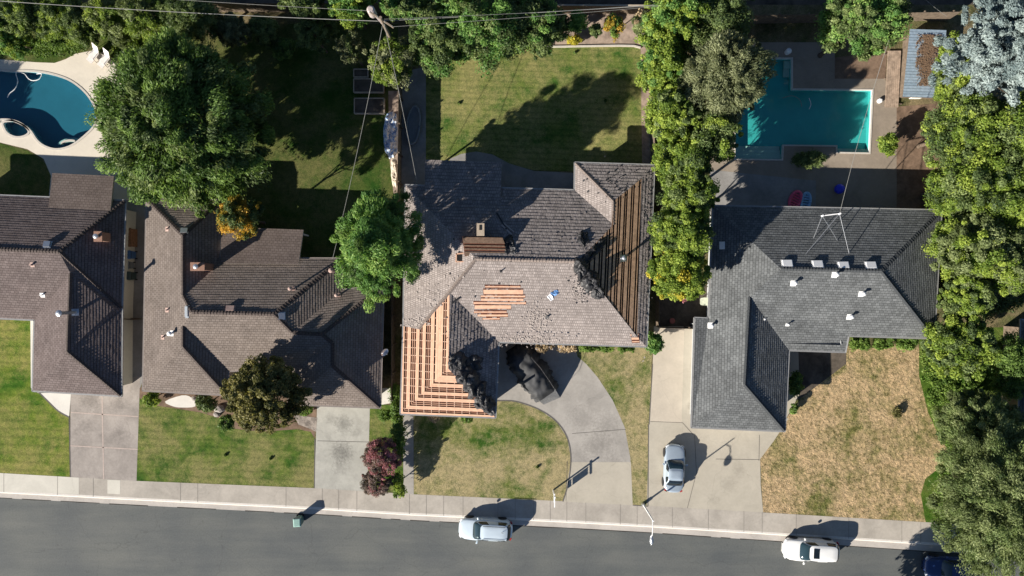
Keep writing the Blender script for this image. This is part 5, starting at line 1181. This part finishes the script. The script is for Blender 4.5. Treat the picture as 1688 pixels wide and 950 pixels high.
wire('middle thin wire from the pole top to the right', base+Vector((.2, 0, 9.1)), P(1500, -22, 9), .6, .013)
wire('service wire from the pole down to the brown roofed house', top+Vector((0, -.1, .2)), H2.on(553, 428)[0]+Vector((0, 0, .9)), .5, .022)
wire('service wire from the pole down to the stripped roof house', top+Vector((.1, -.1, .2)), P(688, 305, 3.4), .5, .022)
wire('service wire from the top edge to the mast on the charcoal roof', P(1494, -20, 8.8), P(1384, 353, 5.6), .5, .02)
wire('thin wire crossing the upper right corner', P(1505, -20, 8.8), P(1560, 27, 7), .1, .015)
# roof mast with guys on house 4
root = empty('antenna_mast', H4.on(1384, 362)[0], 'thin metal mast with guy rods standing on the charcoal roof', 'mast'); o_ = Vector(root.location)
A_, B_ = P(1355.5, 356, 5.5), P(1384, 352.5, 5.6)
mb = MB(o_); mb.bar(A_, B_, .07, .07); mb.build('crossbar', M['white'], root)
for p in (A_, B_): mb = MB(o_); mb.tube([p-Vector((0, 0, .08)), p+Vector((0, 0, .12))], .08, 10); mb.build('bracket', M['white'], root)
for s_, e_ in ((A_, (1340, 394)), (A_, (1378.6, 398)), (B_, (1326.6, 420)), (B_, (1398, 418.5))):
    mb = MB(o_); mb.tube([s_, H4.on(*e_)[0]], .022, 6); mb.build('guy_rod', M['metal'], root)
mb = MB(o_); q = H4.on(1384, 364)[0]; mb.tube([q, B_], .035, 8); mb.build('mast_pipe', M['metal'], root)
# ------------------------------------------------------------------ roof debris
def crumple(name, label, pts_c, w, d, rz, mat, amp=.3, seed=0, cat='roofing felt', zoff=.1, n=22, group='torn roofing felt', hump=0):
    base = Vector(pts_c); mb = MB(); g = []; c_, s_ = math.cos(rz), math.sin(rz)
    for i in range(n+1):
        for j in range(n+1):
            u = -1+2*i/n; v = -1+2*j/n; rr = 1+.35*noise.noise(Vector((u*1.5+seed*3.1, v*1.5, 5)))
            u2 = u*math.sqrt(1-v*v/2.6)*rr; v2 = v*math.sqrt(1-u*u/2.6)*rr; x, y = u2*w/2, v2*d/2
            z = abs(noise.noise(Vector((x*1.8+seed*7, y*1.8, seed))))*amp*1.6+abs(noise.noise(Vector((x*5+seed*2, y*5, 2+seed))))*amp*.5
            e_ = min(1, (1-max(abs(u), abs(v)))*3.5); z = z*e_+hump*max(0, 1-(u*u+v*v)*.9)**.8*(.6+.8*abs(noise.noise(Vector((x*1.3+seed, y*1.3, seed*2)))))
            X = x*c_-y*s_; Y = x*s_+y*c_; g.append((X+noise.noise(Vector((x*3, y*3, seed+4)))*.12, Y+noise.noise(Vector((x*3, y*3, seed+8)))*.12, z))
    # follow the roof below
    q = []
    for X, Y, z in g:
        wx, wy = base.x+X, base.y+Y; zz = base.z
        for _ in range(3): px_, py_ = CX+wx/S*HC/(HC-zz), CY-wy/S*HC/(HC-zz); zz = H3.on(px_, py_)[0].z
        q.append((X, Y, zz-base.z+z+.03))
    mb.mesh(q, [(i*(n+1)+j, (i+1)*(n+1)+j, (i+1)*(n+1)+j+1, i*(n+1)+j+1) for i in range(n) for j in range(n)])
    o = fix_normals(mb.build(name, mat)); o.location = base; return tag(o, label, cat, group)
def on3(x, y): return H3.on(x, y)[0]
deb = [(958, 442, 1.1, 1.9, .2, 'felt', 'torn black felt at the top of the ridge break above the brown boards'), (972, 462, 1.5, 1.6, .5, 'felt', 'torn black felt in the middle of the ridge break above the brown boards'), (976, 418, .7, 3.4, -.75, 'felt', 'long strip of torn black felt up towards the small upper ridge'),
 (985, 482, 1.0, 1.2, .8, 'felt', 'lowest torn black felt piece by the brown boards'), (966, 468, .8, .7, .2, 'felt_grey', 'grey crumpled felt scrap amid the black felt by the brown boards'), (961, 394, .9, 1.2, .1, 'felt', 'square patch of dark felt on the dark roof slope'),
 (755, 597, 1.5, 1.5, .3, 'felt', 'topmost torn black felt on the front wing of the stripped roof'), (770, 620, 1.8, 1.6, -.6, 'felt', 'second torn black felt heap on the front wing hip'), (783, 640, 1.7, 1.7, -.7, 'felt', 'third torn black felt heap on the front wing hip'),
 (798, 664, 1.6, 1.5, -.8, 'felt', 'lowest torn black felt heap near the front corner of the front wing'), (752, 592, 1.0, .55, -.2, 'felt_grey', 'pale grey curled felt scrap at the top of the front wing heaps'), (775, 626, .9, 1.0, .6, 'felt_grey', 'grey curled felt scrap in the middle of the front wing heaps'),
 (803, 674, .6, 1.5, .75, 'felt_grey', 'grey felt strip along the hip near the front corner'), (776, 600, 1.8, 1.4, .2, 'felt', 'flat sheet of black felt on the dark slope beside the front wing heaps'),
 (838, 403, .9, 1.5, .1, 'felt', 'black crumpled felt right of the box dormer'), (846, 414, .6, .8, .1, 'felt_grey', 'grey scrap right of the box dormer')]
for k, (x, y, w, d, rz, mt, lab) in enumerate(deb): crumple('torn_felt', lab, on3(x, y), w, d, rz, M[mt], .24 if mt == 'felt' else .18, k+1, hump={0: .4, 1: .45, 6: .45, 7: .55, 8: .45, 9: .3, 3: .15, 10: .45, 11: .5}.get(k, 0))
crumple('blue_bag', 'small blue tarp bundle on the pale slope of the stripped roof', on3(914, 483), .6, .45, .3, M['blue_tarp'], .25, 31, 'tarp', group=None)
crumple('white_bag', 'small white sheet beside the blue bundle on the stripped roof', on3(907, 490), .4, .45, .3, M['white_tarp'], .12, 32, 'sheet', group=None)
def plank(label, a, b, w=.12, m='scrap'):
    A, B = on3(*a)+Vector((0, 0, .1)), on3(*b)+Vector((0, 0, .12)); c = (A+B)/2; mb = MB(c); mb.bar(A, B, w, .03); tag(mb.build('loose_plank', M[m]), label, 'plank', 'loose planks on the stripped roof')
plank('dark loose plank leaning above the felt right of the dormer', (818, 352), (834, 380), .12, 'felt'); plank('pale loose plank crossing the dark one right of the dormer', (826, 372), (842, 388), .12, 'scrap'); plank('second pale plank parallel to the first right of the dormer', (828, 368), (846, 384), .1, 'scrap')
plank('short dark plank at the top of the front wing ridge', (745, 500), (757, 491), .16, 'felt')
# scattered scraps: uncountable
mb = MB()
def scraps(cx_, cy_, rx, ry, n, mat_i):
    for _ in range(n):
        a = random.gauss(0, .45); b = random.gauss(0, .45); p, nn = H3.on(cx_+a*rx, cy_+b*ry)
        if p.z < H3.ze-.01: continue
        s = random.uniform(.05, .17); X = Vector((1, 0, 0)); Y = nn.cross(X).normalized(); X = Y.cross(nn); t = random.uniform(0, 3.14)
        X2 = X*math.cos(t)+Y*math.sin(t); Y2 = nn.cross(X2); Z2 = (nn+Vector((random.gauss(0, .15), random.gauss(0, .15), 0))).normalized()
        mb.box(p+nn*.05, (s, s*random.uniform(.3, .8), .015), 0, mat_i, X2, Y2, Z2)
scraps(955, 478, 24, 22, 90, 0); scraps(885, 525, 26, 30, 170, 0); scraps(955, 470, 20, 30, 60, 1); scraps(688, 532, 22, 10, 60, 0)
scraps(820, 440, 150, 90, 25, 1); scraps(880, 400, 120, 60, 30, 0); scraps(1020, 300, 60, 35, 60, 1); scraps(1066, 420, 7, 170, 130, 0); scraps(870, 560, 60, 14, 120, 0); scraps(755, 530, 30, 30, 25, 1); scraps(720, 470, 50, 50, 60, 0); scraps(770, 580, 20, 40, 30, 0)
tag(mb.build('shake_scraps', [M['scrap'], M['felt']]), 'broken shake scraps scattered over the stripped roof', 'debris', kind='stuff')
# ------------------------------------------------------------------ yard things
def chair(label, px, py, rz):
    root = empty('pool_chair', P(px, py, G), label, 'chair', 'reclining pool chairs', rz)
    mb = MB(); mb.box((0, 0, .40), (.62, .70, .04)); mb.build('seat', M['sling'], root)
    mb = MB(); X = Vector((1, 0, 0)); Y = Vector((0, .55, .85)).normalized(); mb.box((0, .56, .74), (.62, .85, .04), 0, 0, X, Y, X.cross(Y)); mb.build('backrest', M['sling'], root)
    mb = MB(); mb.box((0, -.52, .32), (.6, .4, .03)); mb.build('leg_rest', M['sling'], root)
    for s_ in (-1, 1):
        mb = MB(); mb.tube([(s_*.36, -.4, .0), (s_*.36, -.3, .62), (s_*.36, .4, .62), (s_*.36, .75, .0)], .025, 6); mb.build('arm_frame', M['frame_dk'], root)
    return root
chair('left one of the two pale pool chairs above the kidney pool', 159, 93, R(-40)); chair('right one of the two pale pool chairs above the kidney pool', 177, 101, R(-40))
def hose(label, pts, z, r, mat, name='pool_hose'):
    c = catmull([(x, y) for x, y in pts], 6, False); q = [P(x, y, 0) for x, y in c]; q = [Vector((p.x, p.y, z)) for p in q]; mb = MB(q[0]); mb.tube(q, r, 6); tag(mb.build(name, M[mat]), label, 'hose')
hose('white cleaner hose floating at the upper left of the kidney pool', [(60, 122), (68, 122), (65, 130), (55, 133), (47, 130), (40, 122), (30, 119), (26, 122), (29, 134), (25, 146), (16, 154), (12, 161)], -.02, .035, 'white')
hose('thin pale hose in the rectangular pool', [(1334, 162), (1337, 172), (1334, 180)], -.02, .025, 'white'); hose('coiled hose in the rectangular pool near the steps', [(1290, 162), (1305, 158), (1318, 164), (1322, 176)], -.02, .025, 'wire')
# float toys
def float_ring(label, px, py, rz, mat, w, l):
    root = empty('pool_float', P(px, py, G), label, 'pool float', None, rz); mb = MB()
    ring = [Vector((w/2*math.cos(t), l/2*math.sin(t), .14)) for t in [2*math.pi*k/24 for k in range(25)]]
    mb.tube(ring, .13, 10); mb.build('rim_tube', mat, root, smooth=True); mb = MB()
    for k in range(5): mb.tube([(-w/2*.8, -l*.3+k*l*.15, .1), (w/2*.8, -l*.3+k*l*.15, .1)], .09, 8)
    mb.build('mattress', mat, root, smooth=True)
float_ring('pink pool float leaning at the top eave of the charcoal roof', 1310, 330, R(-25), M['pink'], .9, 1.5); float_ring('light blue pool float beside the pink one', 1327, 333, R(-10), M['ltblue'], .75, 1.5)
bm = bmesh.new(); bmesh.ops.create_uvsphere(bm, u_segments=24, v_segments=14, radius=.42); me = bpy.data.meshes.new('beach_ball'); bm.to_mesh(me); bm.free(); me.materials.append(M['ballblue']); me.polygons.foreach_set('use_smooth', [True]*len(me.polygons))
o = bpy.data.objects.new('beach_ball', me); COL.objects.link(o); o.location = P(1380, 313, G)+Vector((0, 0, .42)); tag(o, 'round blue ball in the shade above the charcoal roof', 'ball')
mb = MB(P(1297, 87, G)); q = P(1297, 87, G); mb.tube([q, q+Vector((0, 0, .45)), q+Vector((0, 0, .6))], [.22, .25, .12], 12); tag(mb.build('pool_bucket', M['white']), 'small pale bucket at the top of the rectangular pool', 'bucket')
mb = MB(P(1449, 167, G)); q = P(1449, 167, G); mb.tube([q, q+Vector((0, 0, .25)), q+Vector((0, 0, .32))], [.2, .2, .1], 12); tag(mb.build('skimmer_pot', M['white']), 'small white pot right of the teal pool', 'pot')
# shed with corrugated roof and leaf litter
root = empty('garden_shed', P(1520, 108, G), 'garden shed with a pale blue corrugated roof under brown leaf litter', 'shed'); o_ = Vector(root.location)
q = [P(1488, 160, 1.25), P(1552, 162, 1.25), P(1560, 50, 1.5), P(1500, 48, 1.5)]
mb = MB(o_); uv = [(0, 0), (3.5, 0), (3.5, 6), (0, 6)]; mb.face(q, 0, uv); b = [p-Vector((0, 0, .08)) for p in q]; mb.face(b[::-1], 1)
for i in range(4): mb.face([q[i], b[i], b[(i+1) % 4], q[(i+1) % 4]], 1)
shr = mb.build('roof', [M['shed'], M['fence']], root)
mb = MB(o_); w = inset([Vector((p.x, p.y, 0)) for p in q], .25)
for i in range(4): a, b = w[i], w[(i+1) % 4]; mb.face([a, b, Vector((b.x, b.y, 1.15)), Vector((a.x, a.y, 1.15))])
mb.build('wall', M['fence'], root); mb = MB(o_); a, b = w[0], w[1]; c = (a+b)/2; mb.box((c.x, c.y-.03, .6), (.9, .06, 1.05)); mb.build('door', M['trim'], root)
mb = MB(o_)
for _ in range(2600):
    t = random.random(); x = 1530+random.gauss(0, 9)-(4 if .45 < t < .6 else 0)+3*math.sin(t*9); y = 58+t*84
    if x < 1509 or x > 1552: continue
    p = P(x, y, 1.52-(y-50)/112*.25); s = random.uniform(.05, .16); t2 = random.uniform(0, 3.14)
    mb.box(p+Vector((0, 0, random.uniform(.02, .12))), (s, s*.5, .01), t2)
tag(mb.build('leaf_litter', M['litter'], None), 'brown leaf litter lying on the pale blue shed roof', 'leaf litter', kind='stuff')
root = empty('wooden_walkway', P(1470, 130, G), 'weathered plank walkway between the dirt and the shed', 'walkway'); o_ = Vector(root.location); mb = MB(o_)
for k in range(7):
    x0 = 1462+k*3.2; a, b = P(x0+3-(k*.1), 84, G+.18), P(x0-2, 177, G+.18); mb.bar(a+Vector((0, 0, random.uniform(-.01, .01))), b, .145, .04)
mb.build('planks', M['scrap'] if 0 else plain('walkway_plank', (.33, .25, .19), .9, var=.35, scale=3), root); mb = MB(o_)
for y in (90, 130, 172): mb.bar(P(1458, y, G+.08), P(1486, y, G+.08), .1, .12)
mb.build('joists', M['fence'], root)
# raised beds
def bed(label, x0, x1, y0, y1):
    c = P((x0+x1)/2, (y0+y1)/2, G); root = empty('raised_garden_bed', c, label, 'garden bed', 'raised garden beds'); o_ = Vector(root.location); z = G+.35
    mb = MB(o_); cs = [P(x0, y0, z), P(x1, y0, z), P(x1, y1, z), P(x0, y1, z)]
    for i in range(4): a, b = cs[i], cs[(i+1) % 4]; mb.bar(Vector((a.x, a.y, G+.17)), Vector((b.x, b.y, G+.17)), .08, .36)
    mb.build('frame', M['fence_pale'], root); mb = MB(o_); mb.face([Vector((p.x, p.y, G+.28)) for p in cs[::-1]]); mb.build('soil', M['dirt_dark'], root)
bed('upper shaded raised garden bed frame', 583, 632, 130, 152); bed('lower shaded raised garden bed frame', 584, 633, 162, 187); bed('small top raised garden bed frame partly under the olive tree', 583, 606, 114, 127)
def heap(name, label, px, py, w, d, rz, mat, amp, seed, cat):
    c = P(px, py, G); mb = MB(); n = 26; g = []
    for i in range(n+1):
        for j in range(n+1):
            u = -1+2*i/n; v = -1+2*j/n; rr = 1+.25*noise.noise(Vector((u*2+seed, v*2, 1))); x = u*math.sqrt(1-v*v/2.4)*rr*w/2; y = v*math.sqrt(1-u*u/2.4)*rr*d/2; e_ = min(1, (1-max(abs(u), abs(v)))*3)
            g.append((x*math.cos(rz)-y*math.sin(rz), x*math.sin(rz)+y*math.cos(rz), e_*(abs(noise.noise(Vector((x*1.7+seed, y*1.7, 0))))*amp*1.8+abs(noise.noise(Vector((x*6+seed, y*6, 3))))*amp*.7+amp*.2)+.01))
    mb.mesh(g, [(i*(n+1)+j, (i+1)*(n+1)+j, (i+1)*(n+1)+j+1, i*(n+1)+j+1) for i in range(n) for j in range(n)])
    o = fix_normals(mb.build(name, mat)); o.location = c; tag(o, label, cat)
m, nt, bs = newmat('blue_white_tarp'); tcc = N(nt, 'ShaderNodeTexCoord').outputs['Object']
L(nt, ramp(nt, noise_t(nt, tcc, 3.2, 5, .7, .6), [(.42, (.10, .22, .50)), (.48, (.30, .44, .66)), (.52, (.76, .78, .80))]), bs.inputs['Base Color']); bs.inputs['Roughness'].default_value = .5
heap('blue_tarp', 'crumpled blue and white tarp beside the wooden fence', 645, 222, 1.35, 3.9, 0, m, .42, 2, 'tarp')
heap('white_sheet', 'white sheet folded along the fence beside the blue tarp', 655, 226, .3, 2.6, 0, M['white_tarp'], .25, 5, 'sheet')
heap('pale_sheet', 'pale torn sheet on the ground below the blue tarp', 650, 284, .55, 2.6, .06, M['white_tarp'] if 0 else plain('cream_sheet', (.60, .52, .42), .8), .15, 8, 'sheet')
# oval tub in the side yard
root = empty('oval_tub', P(682, 208, G), 'long oval grey tub lying in the shaded side yard', 'tub', None, R(-6)); mb = MB(); ring = [Vector((.55*math.cos(t), 1.65*math.sin(t), .3)) for t in [2*math.pi*k/32 for k in range(33)]]
mb.tube(ring, .09, 8); mb.build('rim', M['bin_grey'], root, smooth=True); mb = MB(); r2 = [Vector((p.x*.8, p.y*.85, .05)) for p in ring[:-1]]; r1 = [Vector((p.x, p.y, .3)) for p in ring[:-1]]
mb.mesh(r1+r2, [(i, (i+1) % 32, (i+1) % 32+32, i+32) for i in range(32)]+[tuple(range(32, 64))]); mb.build('hull', M['bin_grey'], root)
# small details
def stone(label, px, py, s, mat='stone', name='garden_stone', cat='stone', h=.25):
    bm = bmesh.new(); bmesh.ops.create_icosphere(bm, subdivisions=2, radius=1)
    for v in bm.verts: v.co *= 1+.25*noise.noise(v.co*1.5+Vector((px, py, 0))); v.co = Vector((v.co.x*s, v.co.y*s*.8, v.co.z*h))
    me = bpy.data.meshes.new(name); bm.to_mesh(me); bm.free(); me.materials.append(M[mat]); o = bpy.data.objects.new(name, me); COL.objects.link(o); o.location = P(px, py, G)+Vector((0, 0, h*.3)); tag(o, label, cat)
stone('large pale boulder in the bed left of the olive brown tree', 362, 674, .45); stone('smaller boulder near the large pale one in the same bed', 358, 683, .3); stone('grey stone between white stones and the dark shrub', 322, 657, .3)
root = empty('plastic_table', P(1160, 497, G), 'pale rounded table top beside the upper left wall of the charcoal garage', 'table'); mb = MB(); pts = catmull([(-.4, -.3), (.4, -.3), (.45, 0), (.4, .3), (-.4, .3), (-.48, 0)], 4); n = len(pts)
mb.mesh([(x, y, .7) for x, y in pts]+[(x, y, .66) for x, y in pts], [tuple(range(n)), tuple(range(2*n-1, n-1, -1))]+[(i, i+n, (i+1) % n+n, (i+1) % n) for i in range(n)]); mb.build('table_top', plain('pale_green_plastic', (.55, .58, .46), .5), root)
for x in (-.3, .3):
    for y in (-.2, .2): mb = MB(); mb.tube([(x, y, 0), (x, y, .67)], .025, 6); mb.build('leg', M['white'], root)
mb = MB(P(1107, 529, G)); q = P(1107, 529, G); mb.tube([q, q+Vector((0, 0, .28)), q+Vector((0, 0, .3))], [.16, .24, .2], 14); tag(mb.build('flower_pot', M['terra']), 'terracotta pot in the shaded gate yard', 'flower pot')
for lab, x, y in (('dark sprinkler patch cover on the middle back lawn, near the right side', 998, 166), ('dark cover near the top edge of the middle back lawn', 948, 87), ('dark cover on the left part of the middle back lawn', 757, 170), ('small dark cover on the patchy front lawn right of centre', 886, 770), ('small dark cover on the front lawn of the olive brown tree, left', 372, 750), ('small dark cover on the front lawn of the olive brown tree, right', 446, 756)):
    T('grass_tuft', lab.replace('dark sprinkler patch cover', 'dark grass tuft').replace('dark cover', 'dark grass tuft'), 'grass tuft', x, y, .15, 2.6, 2.4, .1, 'deep', .07, 8, 60, .4, trunk=False, crown='blades')

T('dead_plant', 'dark dried plant standing in the middle of the dry lawn', 'plant', 1479, 682, .4, 7, 9, .35, 'maple', .06, 16, 70, .35, trunk=False, crown='foliage')
